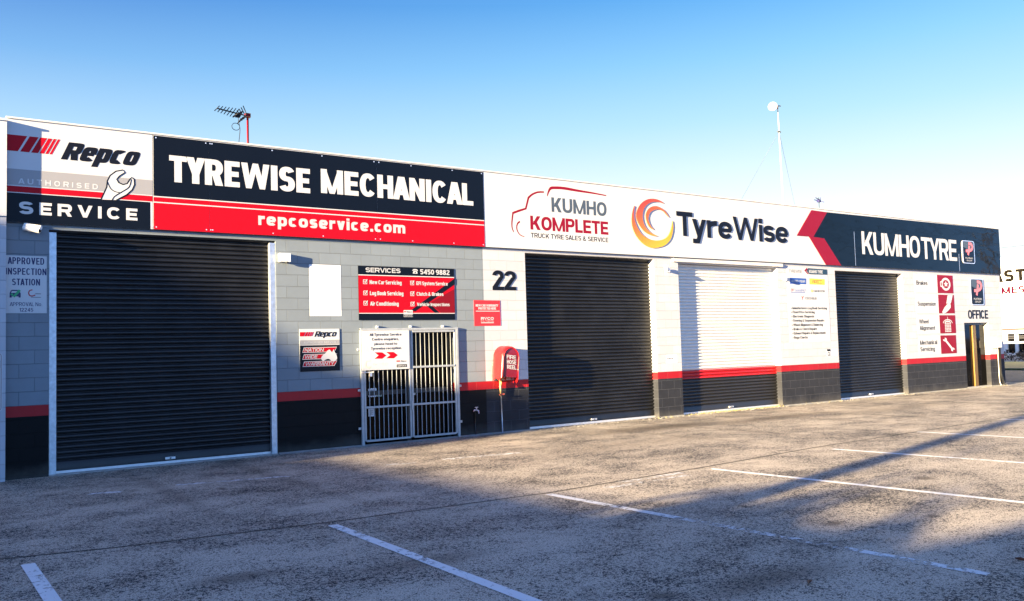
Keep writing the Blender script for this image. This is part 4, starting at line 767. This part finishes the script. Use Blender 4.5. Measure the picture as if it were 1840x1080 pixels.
m = MB(); m.quad(6.209, 6.419, 1.344, 1.396, yt, 'navy'); m.text('SERVICE', 6.223,6.405,1.355,1.382, yt-.001, 'sign_white', t=.22); m.quad(6.206, 6.28, 1.447, 1.469, yt, 'red')
p = (5.636,1.423); m.sheet(stroke(smooth2([(p[0]+.05, p[1]+.06), (p[0]-.03, p[1]+.05), (p[0]-.05, p[1]-.02), (p[0], p[1]-.07), (p[0]+.05, p[1]-.04)]), .02), yt, 'faded_gold'); m.build('small_emblem', s)
def paper(label, R, mats):
    x0, x1, z0, z1 = R; o = MB(); o.box(x0, x1, .158, .162, z0, z1, mats[0])
    for i in range(5): zz = z0+(z1-z0)*(.16+.15*i); o.quad(x0+(x1-x0)*.18, x1-(x1-x0)*(.18+.1*(i % 2)), zz, zz+(z1-z0)*.06, .1565, mats[1])
    if len(mats) > 2:
        n = 9
        for i in range(n):
            if i % 2: continue
            a = x0+(x1-x0)*i/n; b = x0+(x1-x0)*(i+1)/n; h = (z1-z0)*.05; o.quad(a, b, z1-h, z1, .1568, mats[2]); o.quad(a, b, z0, z0+h, .1568, mats[2]); c = z0+(z1-z0)*i/n; e = z0+(z1-z0)*(i+1)/n; o.quad(x0, x0+h*.8, c, e, .1568, mats[2]); o.quad(x1-h*.8, x1, c, e, .1568, mats[2])
    tag(o.build('door_notice'), label, 'notice', 'papers taped inside the barred door')
paper('white notice with a chequered border behind the left gate leaf', (5.733,5.907,0.817,0.979), ('paper', 'indigo', 'ink'))
paper('small pale green card beside the chequered notice behind the gate', (5.916,6.011,0.821,0.896), ('mint', 'ink_soft'))
paper('plain white sheet behind the bars below the lower rail', (5.736,5.843,0.47,0.609), ('paper', 'ink_soft'))
paper('small white card on the glass behind the right gate leaf', (6.644,6.704,0.81,0.901), ('paper', 'ink_soft'))
# ---------------------------------------------------------------- fittings on the wall
s = thing('fire_hose_cover', 'round topped red vinyl cover over a fire hose reel on the white pier', 'hose cover', (9, -.15, 1.1))
fx0, fx1 = 8.399, 8.805; fz0, fz1 = 1.039, 1.667; cxm = (fx0+fx1)/2; hw = (fx1-fx0)/2; czm = fz1-hw*1.05
def arch(sc_, y, tilt=-.10, flare=1.06):
    pts = [(-hw*flare*1.02, fz0-czm), (-hw*flare, (fz0-czm)*.55), (-hw, 0)]+[(-hw*math.cos(math.pi*i/14), hw*1.05*math.sin(math.pi*i/14)) for i in range(1, 14)]+[(hw, 0), (hw*flare, (fz0-czm)*.55), (hw*flare*1.02, fz0-czm)]
    o = []
    for a, b in pts:
        a *= sc_; b = b*sc_ if b > 0 else b*(1+(sc_-1)*.5); o.append(Vector((cxm+a*math.cos(tilt)-b*math.sin(tilt), y, czm+b*math.cos(tilt)+a*math.sin(tilt))))
    return o
rings = [arch(1.10, -.005, -.06, 1.16), arch(1.07, -.06, -.07, 1.12), arch(1.05, -.12, -.08, 1.1), arch(1.04, -.18, -.09, 1.06), arch(1.03, -.24, -.1, 1.03), arch(1.0, -.285, -.1, 1.0), arch(.93, -.302, -.1, 1.0), arch(.86, -.303, -.1, 1.0)]
rh = random.Random(8)
for r_ in rings[1:5]:
    for i, v in enumerate(r_): d_ = rh.gauss(0, .011); v += Vector((d_ if i < 4 or i > len(r_)-5 else d_*.3, 0, d_*(1.2 if i in (0, len(r_)-1) else .8)))
for i in (0, len(rings[0])-1):
    for j, r_ in enumerate(rings[:5]): r_[i].z -= .02+.025*math.sin(j*2.1+i)
m = MB()
R_ = [[m.bm.verts.new(v) for v in r] for r in rings]
for A, C in zip(R_, R_[1:]):
    for i in range(len(A)-1):
        f = m.bm.faces.new([A[i], A[i+1], C[i+1], C[i]][::-1]); f.smooth = True; f.material_index = m.mi('vinyl')
hem = [v+Vector((0, -.004, 0)) for v in (arch(1.07, -.005)[0], arch(1.0, -.285)[0])]
m.build('cover_side', s)
m = MB(); fr = arch(.86, -.296, -.1, 1.0); c0 = sum(fr, Vector())/len(fr)
for a, c in zip(fr, fr[1:]+fr[:1]): m.face([c0, c, a][::-1], 'vinyl_dark', True)
pv = arch(.90, -.306, -.1, 1.0); m.tube(pv, .009, 'vinyl', 6); m.build('front_panel', s)
m = MB()
for body, v0, v1 in (('FIRE', 395, 335), ('HOSE', 475, 412), ('REEL', 555, 492)):
    xa, xb = 8.491, 8.713; zt = 1.512+(335-v1)/9*.0112; zz = 1.512+(335-v0)/9*.0112; m.text(body, xa, xb, zz, zt, -.312, 'letter_white', t=.2, gap=.07, slope=-.12)
m.build('lettering', s)
s = thing('hose_valve', 'brass hose valve with a red handle on a thin pipe below the cover', 'valve', (8.9, -.06, G)); vx = 8.502
m = MB(); m.tube([(vx+.02, -.05, G), (vx+.005, -.05, .72)], .012, 'galv'); m.build('pipe', s)
m = MB(); m.tube([(vx, -.05, .70), (vx-.01, -.06, .95), (vx-.02, -.08, 1.12)], [.018, .024, .03], 'brass'); m.tube([(vx-.06, -.1, 1.02), (vx+.05, -.1, 1.06)], .025, 'brass'); m.tube([(vx-.03, -.12, .9), (vx-.02, -.1, 1.0)], .018, 'brass'); m.build('valve_body', s)
m = MB(); m.tube([(vx-.055, -.09, .725), (vx+.055, -.09, .735)], .014, 'rust'); m.tube([(vx, -.09, .73), (vx, -.05, .73)], .01, 'rust'); m.build('handle', s)
m = MB(); 
for k_, q in enumerate(((0, .05), (.02, .08), (.05, .06))): m.tube([(vx+.02+.03*i+q[0], -.1-.05*math.sin(i*1.3+k_), fz0+.02-.04*math.sin(i*.9+k_)) for i in range(7)], .012, 'vinyl')
m.build('hose', s)
s = thing('garden_tap', 'small weathered tap on a thin pipe against the black dado', 'tap', (7.904, -.03, G)); tx_, tz_ = (7.906,0.454)
m = MB(); m.tube([(tx_, -.02, G), (tx_, -.02, tz_+.02)], .010, 'black'); m.build('pipe', s)
m = MB(); m.tube([(tx_-.01, -.02, tz_), (tx_, -.09, tz_+.005), (tx_+.012, -.13, tz_-.005), (tx_+.015, -.14, tz_-.06)], [.018, .017, .015, .012], 'alu'); m.tube([(tx_, -.08, tz_), (tx_, -.08, tz_+.055)], .009, 'alu'); m.tube([(tx_-.035, -.08, tz_+.058), (tx_+.035, -.08, tz_+.058)], .008, 'alu'); m.tube([(tx_-.05, -.05, tz_-.02), (tx_-.02, -.04, tz_+.01)], .011, 'alu'); m.build('tap_body', s)
s = thing('security_light', 'boxy white security light on the grey wall above the blank painted patch', 'light', (4.129, 0, 3.273))
x0, x1, z0, z1 = 4.031,4.224,3.213,3.359; m = MB(); m.box(x0, x1, -.088, 0, z0, z1, 'plastic_white', .008); m.build('housing', s)
m = MB(); m.tube([(x0+.12, -.06, z0), (x0+.13, -.065, z0-.018)], .03, 'black'); m.build('sensor', s)
def camera_(label, b, d, L=.17, r=.034, arm=True):
    s = thing('security_camera', label, 'camera', (b[0], 0, b[1]), 'bullet cameras on the wall'); d = Vector(d).normalized(); P0 = Vector((b[0], -.005, b[1]))
    m = MB(); m.tube([P0+Vector((0, .004, 0)), P0+Vector((0, -.022, 0))], .042, 'plastic_white', 14); m.tube([P0, P0+Vector((0, -.055, .0))], .013, 'plastic_white'); m.build('mount', s)
    c = P0+Vector((0, -.065, .0)); m = MB(); m.tube([c-d*L*.35, c+d*L*.65], r, 'plastic_white', 14); m.tube([c-d*L*.3+Vector((0, 0, r*1.05)), c+d*L*.72+Vector((0, 0, r*1.05))], [r*.8, r*.85], 'plastic_white', 10); m.build('housing', s)
    m = MB(); m.tube([c+d*L*.65, c+d*L*.66], r*.82, 'black', 14); m.build('lens', s); return s
camera_('white bullet camera under the fascia above the inspection notice', (0.294,3.566), (.7, -.5, -.18), .24, .04)
camera_('white bullet camera on the narrow white pier left of the white roller door', (13.254,3.336), (-.8, -.35, .1), .2)
camera_('white bullet camera beside the blue logo on the tyre maker board', (17.515,3.226), (-.8, -.4, -.1), .2)
s = thing('meter_box', 'small white electrical box with conduits beside the office door', 'electrical box', (28.338, 0, 1.229))
x0, x1, z0, z1 = 28.067,28.405,1.22,1.458; m = MB(); m.box(x0, x1, -.13, 0, z0, z1, 'plastic_white', .008); m.build('housing', s)
xm = 28.298; m = MB(); m.tube([(xm, -.04, z0), (xm, -.04, .3), (xm+.03, -.03, .1), (xm+.12, -.03, G)], .012, 'trim'); m.build('conduit', s)
m = MB(); m.tube([(xm+.12, -.04, z0+.05), (xm+.12, -.04, .35), (xm+.2, -.05, .12), (xm+.34, -.05, G)], .035, 'black'); m.build('drain_pipe', s)
# ---------------------------------------------------------------- aerials on the roof
s = thing('tv_antenna', 'dark multi element television antenna on a red pole above the long black sign', 'antenna', (4.03, 1.5, 4.62)); AY = 1.5
px_, pz_ = (4.024,6.096); m = MB(); m.tube([(4.027, AY, 4.62), (px_, AY, pz_+.04)], .02, 'maroon'); m.box(px_-.05, px_+.05, AY-.04, AY+.04, pz_-.03, pz_+.05, 'brass', .008); m.build('mast', s)
e0 = (4.004,6.098); e1 = (3.428,6.131); m = MB(); m.tube([(e0[0], AY, e0[1]), (e1[0], AY-.12, e1[1])], .013, 'ink'); m.build('boom', s)
m = MB()
for i in range(7):
    t = .36+.64*i/6; q = Vector((e0[0]+(e1[0]-e0[0])*t, AY-.12*t, e0[1]+(e1[1]-e0[1])*t)); L_ = .15-.012*i; m.tube([q+Vector((-.035, L_*.5, -.015-L_*.35)), q+Vector((.035, -L_*.5, .015+L_*.35))], .008, 'ink', 6)
q0 = [(3.884,6.227),(3.946,6.117),(3.95,6.08),(3.891,5.977)]
for dy in (-.18, -.06, .06, .18): m.tube([(q0[0][0], AY+dy, q0[0][1]), (q0[1][0], AY+dy*.8, q0[1][1])], .009, 'ink', 6); m.tube([(q0[2][0], AY+dy*.8, q0[2][1]), (q0[3][0], AY+dy, q0[3][1])], .009, 'ink', 6)
q1 = (3.84,6.106); m.tube([(q1[0]+.05*math.cos(t)*1.6, AY+.12*math.sin(t), q1[1]+.05*math.cos(t)) for t in [i*math.pi/6 for i in range(13)]], .012, 'ink', 6); m.box(q1[0]-.04, q1[0]+.04, AY-.03, AY+.03, q1[1]-.06, q1[1]+.02, 'ink', .006); m.build('element', s)
m = MB(); m.tube([(a, AY-.02, c) for a, c in smooth2([(3.845,6.066),(3.844,5.984),(3.861,5.905),(3.873,5.826),(3.865,5.716),(3.848,5.559),(3.844,5.498)])], .006, 'ink', 6); lp = (3.796,5.863); m.tube([(lp[0]+.073*math.cos(t), AY-.02, lp[1]+.066*math.sin(t)) for t in [i*math.pi/10 for i in range(21)]], .006, 'ink', 6); m.build('cable', s)
s = thing('dish_mast', 'tall thin white mast with a small round dish and guy wires', 'mast', (22.883, 4, 4.62)); AY = 4.
a0, a1 = (22.871,6.234), (22.806,9.572); m = MB(); m.tube([(a0[0]+.02, AY, 4.6), (a1[0], AY, a1[1])], [.024, .017], 'mast_grey'); m.build('mast', s)
c_ = (22.532,9.476); m = MB(); dv = Vector((-.82, -.55, .1)).normalized(); C = Vector((c_[0]+.02, AY, c_[1])); m.tube([C-dv*.09, C-dv*.06, C, C+dv*.03, C+dv*.035], [.05, .12, .155, .145, .10], 'mast_grey', 20); m.build('dish', s)
m = MB(); m.tube([C-dv*.14, Vector((a1[0], AY, c_[1]))], .05, 'rust'); m.tube([(a1[0], AY, a1[1]-.05), (a1[0]+.16, AY, a1[1]-.02)], .02, 'slate'); g0 = (22.815,8.651); m.tube([(g0[0]-.08, AY, g0[1]), (g0[0]+.08, AY, g0[1])], .03, 'slate'); m.build('bracket', s)
for e in ((23.972,6.249), (21.238,6.366)): dz = (e[1]-4.62); t = (g0[1]-4.62)/(g0[1]-e[1]); m = MB(); m.tube([(g0[0], AY, g0[1]), (g0[0]+(e[0]-g0[0])*t, AY+.6, 4.62)], .005, 'slate', 5); m.build('guy_wire', s)
s = thing('small_antenna', 'tiny spiky antenna on the parapet above the red arrow edge', 'antenna', (23.429, 3, 4.62)); AY = 3.
a0, a1 = (23.42,5.927), (23.395,6.31); m = MB(); m.tube([(a0[0], AY, 4.6), (a1[0], AY, a1[1])], .014, 'slate'); m.build('mast', s)
m = MB(); h0 = (23.394,6.211); h1 = (23.079,6.272); m.tube([(h0[0]+.08, AY, h0[1]), (h1[0], AY-.1, h1[1])], .014, 'indigo'); m.tube([(h0[0]-.1, AY+.1, h0[1]+.03), (h0[0]+.14, AY-.1, h0[1]-.06)], .014, 'indigo'); m.tube([(h0[0], AY, h0[1]-.12), (h0[0]+.1, AY, h0[1]+.1)], .012, 'indigo'); m.box(h0[0]-.05, h0[0]+.05, AY-.05, AY+.05, h0[1]-.06, h0[1]+.03, 'indigo', .01); m.build('element', s)
# ---------------------------------------------------------------- the neighbours
M['render_white'] = mat('render_white', (.80, .79, .76), .7, noise=.04); M['render_cream'] = mat('render_cream', (.55, .50, .42), .8, noise=.1); M['sepia'] = mat('sepia', (.003, .0018, .0008), .7, spec=.1); M['magenta'] = mat('magenta', (.045, .0005, .012), .7, spec=.05); M['leaf_dry'] = mat('leaf_dry', (.07, .05, .03), .8, noise=.5)
OCC_A = [(22, G), (-9.2, G), (-9.2, 7.15), (-8.2, 7.25), (-7.35, 8.85), (22, 8.85)]
OCC_B = [(-5.85, G), (-30, G), (-30, 3.75), (-15.6, 3.62), (-15.3, 3.45), (-12.7, 3.5), (-12.4, 3.32), (-5.85, 3.27)]
OCC_T = [(-16, -12.55, 4.5, .36), (-16.3, -13.35, 4.35, .42), (-16.2, -14.3, 4.2, .42), (-16.6, -15.4, 4.1, .5)]
s = thing('neighbour_workshop', 'white block workshop wall adjoining at the left edge of the photo', 'building', (-7, 5, G))
m = MB(); m.box(-14, -.004, -.125, 20, -.3, 5.02, 'white_block'); m.build('wall', s)
m = MB(); m.box(-14, -.003, -.15, -.126, 3.72, 5.1, 'white_paint'); m.build('fascia', s)
m = MB(); m.box(-14.02, -.002, -.17, .3, 5.1, 5.13, 'trim'); m.build('parapet_cap', s)
nx = -0.043; nz0, nz1 = 0.94, 1.778; s = thing('wall_notice', 'white rounded notice with a thin red border cut by the photo edge', 'sign', (nx-.4, -.13, nz0))
m = MB(); m.sheet([rrect(nx-.75, nx, nz0, nz1, .05)], -.131, 'sign_white', .005); m.build('panel', s); m = MB(); q = rrect(nx-.73, nx-.015, nz0+.015, nz1-.015, .04); m.sheet(stroke(q+q[:1], .005), -.134, 'maroon'); m.build('border', s)
m = MB(); m.text('N', nx-.13, nx-.03, 1.558, 1.66, -.134, 'indigo', t=.2); m.build('lettering', s)
s = bpy.data.objects.new('corner_shop', None); col.objects.link(s); s.location = (55.5, 0, 0); s.rotation_euler = (0, 0, -math.pi/2); tag(s, 'white rendered shop with brown and magenta lettering and white framed windows beyond the workshop', 'building')
def kid(m, n): o = m.build(n); o.parent = s; return o
BT = (-11.581,6.373)[1]
wz0, wz1 = (-11.929,0.401)[1], (-11.843,1.884)[1]
m = MB(); U0, U1 = -42, -3
UA = (-12.747,1.16)[0]; UB = U1-1.5
m.box(U0, U1, .3, 16, G, BT, 'render_white'); m.box(U0, UA, 0, .3, G, BT, 'render_white'); m.box(UA, U1, 0, .3, wz1, BT, 'render_white'); m.box(UA, U1, 0, .3, G, wz0, 'render_cream'); m.box(UB, U1, .0, .3, wz0, wz1, 'render_white'); kid(m, 'wall'); m = MB(); m.box(U0-.1, U1+.1, -.08, .4, BT, BT+.12, 'trim'); kid(m, 'parapet_cap')
m = MB(); m.box(UA-.6, U1+.3, -.35, -.001, wz1+.08, wz1+.16, 'rust'); kid(m, 'awning')
du = (-11.959,1.623)[0]-(-12.597,1.642)[0]; zc = (wz0+wz1)/2; u = UA
while u+du < UB:
    m = MB()
    for a, b, c, d in ((u, u+.2, wz0, wz1), (u+.2, u+du, wz1-.18, wz1), (u+.2, u+du, wz0, wz0+.1), (u+.2, u+du, zc-.07, zc+.07)): m.box(a, b, .03, .12, c, d, 'plastic_white')
    f = kid(m, 'window'); m = MB(); m.box(u+.2, u+du, .14, .16, wz0, wz1, 'glass')
    for i in range(4): m.box(u+.2, u+du, .125, .139, zc+.25+.12*i, zc+.31+.12*i, 'ink_soft') if zc+.31+.12*i < wz1-.2 else None
    o = m.build('pane', f); u += du
m = MB(); q0, q1 = (-13.249,4.96), (-11.226,4.886); zt = (-11.951,5.712)[1]; cw = (q1[0]-q0[0])/2
m.text('AST', q0[0], q1[0], q0[1], zt, -.03, 'sepia', .028, t=.27, b=.25, gap=.14); a0, a1 = (-13.189,4.211), (-11.318,4.135); m.text('AMES', a0[0], a1[0], a0[1], (-12.012,4.653)[1], -.02, 'magenta', .018, t=.3, b=.2, gap=.14); kid(m, 'lettering')
rng = random.Random(3)
def clump(m, c, r, n, k, s0=.1, flat=1.):
    for _ in range(n):
        d = Vector((rng.gauss(0, 1), rng.gauss(0, 1), rng.gauss(0, 1))).normalized()*r*rng.random()**.4; d.z *= flat; p = Vector(c)+d
        a = Vector((rng.gauss(0, 1), rng.gauss(0, 1), rng.gauss(0, 1))).normalized(); b = a.orthogonal().normalized(); sz = s0*rng.uniform(.6, 1.4); q = a.cross(b)
        m.face([p-b*sz, p+q*sz*.5, p+b*sz, p-q*sz*.5], k)
m = MB()
for i in range(60): clump(m, (53.6+rng.uniform(-.4, .5), 4+rng.random()*28, .25+rng.random()*.25), .5, 40, 'leaf_dry', .09, .7)
tag(m.build('hedge'), 'low dry brown hedge along the foot of the white shop', 'hedge')
def tree(label, x, y, h, r, n=26, name='tree', group=None, k='leaf', zc=.62, z0=0.):
    s = thing(name, label, 'tree', (x, y, G), group); m = MB(); m.tube([(x, y, G-.1), (x+.1, y, h*.3), (x-.1, y+.1, h*.6), (x, y, h*.85)], [h*.03, h*.024, h*.016, h*.006], 'bark', 8)
    for i in range(6): a = i*1.05; m.tube([(x, y, h*(.35+.06*i)), (x+math.cos(a)*r*.7, y+math.sin(a)*r*.7, h*(.5+.07*i))], [h*.012, h*.004], 'bark', 5)
    m.build('trunk', s); m = MB()
    for i in range(n):
        d = Vector((rng.gauss(0, 1), rng.gauss(0, 1), rng.gauss(0, 1))).normalized()*r*rng.uniform(.3, .95); clump(m, (x+d.x, y+d.y, h*zc+d.z*h*.36/r), r*.34, 80, k, r*.055)
    m.build('crown', s); return s
# across and along the street, outside the photograph: what shades the yard and shows in the glossy signs
def shed(name, label, x0, x1, prof, k, loc):
    """a building with the gable profile prof (y, z) between x0 and x1"""
    s = thing(name, label, 'building', loc); m = MB(); A = [(x1, y, z) for y, z in prof]; C = [(x0, y, z) for y, z in prof]
    m.face(A, k); m.face(C[::-1], k)
    n = len(prof)
    for i in range(n):
        j = (i+1) % n; m.face([A[i], C[i], C[j], A[j]], k if abs(prof[i][1]-prof[j][1]) > 2 or min(prof[i][1], prof[j][1]) < .5 else 'roof_metal')
    m.build('wall', s); y0 = min(p[0] for p in prof); y1 = max(p[0] for p in prof); zt = min(z for y, z in prof if z > 1)
    for i in range(int((y1-y0)/4)): m = MB(); yy = y0+1.2+4*i; m.box(x1+.002, x1+.05, yy, yy+1.6, 1, min(2.4, zt-.3), 'glass'); m.build('window', s)
    return s
shed('brick_house', 'brick house with a stepped end wall left of the yard', -47, -35, OCC_A, 'brick', (-41, 0, G))
shed('long_shed', 'low long brick shed beside the brick house', -26, -18, OCC_B, 'brick', (-22, -15, G))
def power_pole(label, x, y, h, ang):
    s = thing('power_pole', label, 'power pole', (x, y, G), 'power poles along the street'); m = MB(); m.tube([(x, y, G-.2), (x, y, h)], [.19, .14], 'bark', 10); m.build('pole', s)
    c, q = math.cos(ang), math.sin(ang)
    for zz, L in ((h-.25, 1.25), (h-1.5, .95)):
        m = MB(); m.tube([(x-c*L, y-q*L, zz), (x+c*L, y+q*L, zz)], .06, 'bark', 6); a = m.build('crossarm', s); m = MB()
        for t in (-.95, -.4, .4, .95): m.tube([(x+c*L*t, y+q*L*t, zz+.05), (x+c*L*t, y+q*L*t, zz+.2)], [.05, .03], 'plastic_white', 6)
        m.build('insulator', a)
    m = MB(); m.tube([(x+.25, y, h-2.6), (x+.25, y, h-1.9)], .22, 'slate', 10); m.build('transformer', s); return s
power_pole('tall timber power pole in the street right of the workshop', 64, -17.5, 9.3, 1.3)
power_pole('slim timber power pole left of the yard', -14, -12.2, 9.4, 1.2)
def wire(a, b, sag=.5):
    m = MB(); m.tube([tuple(Vector(a).lerp(Vector(b), i/16)-Vector((0, 0, sag*4*(i/16)*(1-i/16)))) for i in range(17)], .02, 'slate', 4); tag(m.build('power_wire'), 'thin power wire strung between street poles', 'wire', 'power wires along the street')
for dy, zz in ((-1.1, 9.2), (1.1, 9.2), (.8, 7.95), (-.8, 7.95)): wire((64, -17.5+dy, zz), (-14, -12.2+dy, zz+.1), 1.6)
wire((64, -16.5, 9.3), (84, 44, 10.3), .8); wire((64, -17.0, 8.1), (88, 44, 9.3), .8)
for i, (x, y, h, r) in enumerate(((30, -38, 6.5, 3.2), (41, -36, 5.2, 2.6), (54, -40, 7, 3.5), (66, -37, 5, 2.6), (18, -40, 7, 3.4), (8, -38, 5.6, 3))): tree('leafy street tree across the road', x, y, h, r, 22, 'street_tree', 'street trees across the road')
for i, (x, y, h, r) in enumerate(OCC_T): tree('leafy tree left of the yard', x, y, h, r, 22, 'yard_tree', 'trees left of the yard')
def palm(label, x, y, h, L, n=15):
    s = thing('palm', label, 'palm', (x, y, G), 'palms left of the yard'); m = MB(); m.tube([(x, y, G-.1), (x+.05, y, h*.5), (x, y, h)], [.14, .11, .1], 'bark', 9); m.build('trunk', s)
    for i in range(n):
        a = 2*math.pi*i/n+rng.uniform(-.2, .2); up = rng.uniform(.25, 1.0); pts = []; m = MB()
        for k in range(11): t = k/10; pts.append(Vector((x+math.cos(a)*L*t*(1-.25*up), y+math.sin(a)*L*t*(1-.25*up), h+L*(up*t*1.25-1.05*t*t))))
        m.tube(pts, [.02*(1-.8*k/10) for k in range(11)], 'leaf', 5)
        for k in range(40):
            t = .12+.86*k/40; j = min(int(t*10), 9); p = pts[j].lerp(pts[j+1], t*10-j); d = (pts[j+1]-pts[j]).normalized(); q = d.cross(Vector((0, 0, 1))).normalized(); l = .42*math.sin(math.pi*min(1, t*.9+.12))**.7
            for sgn in (-1, 1): e = p+(q*sgn*.85+d*.55).normalized()*l-Vector((0, 0, l*.35)); m.face([p-d*.014, p+d*.014, e], 'leaf')
        m.build('frond', s)
palm('palm with arching fronds left of the yard', -12, -11.9, 2.35, 1.5); palm('palm with arching fronds left of the yard', -12.4, -13.3, 2.3, 1.4); palm('palm with arching fronds left of the yard', -11.8, -14.6, 2.1, 1.3)
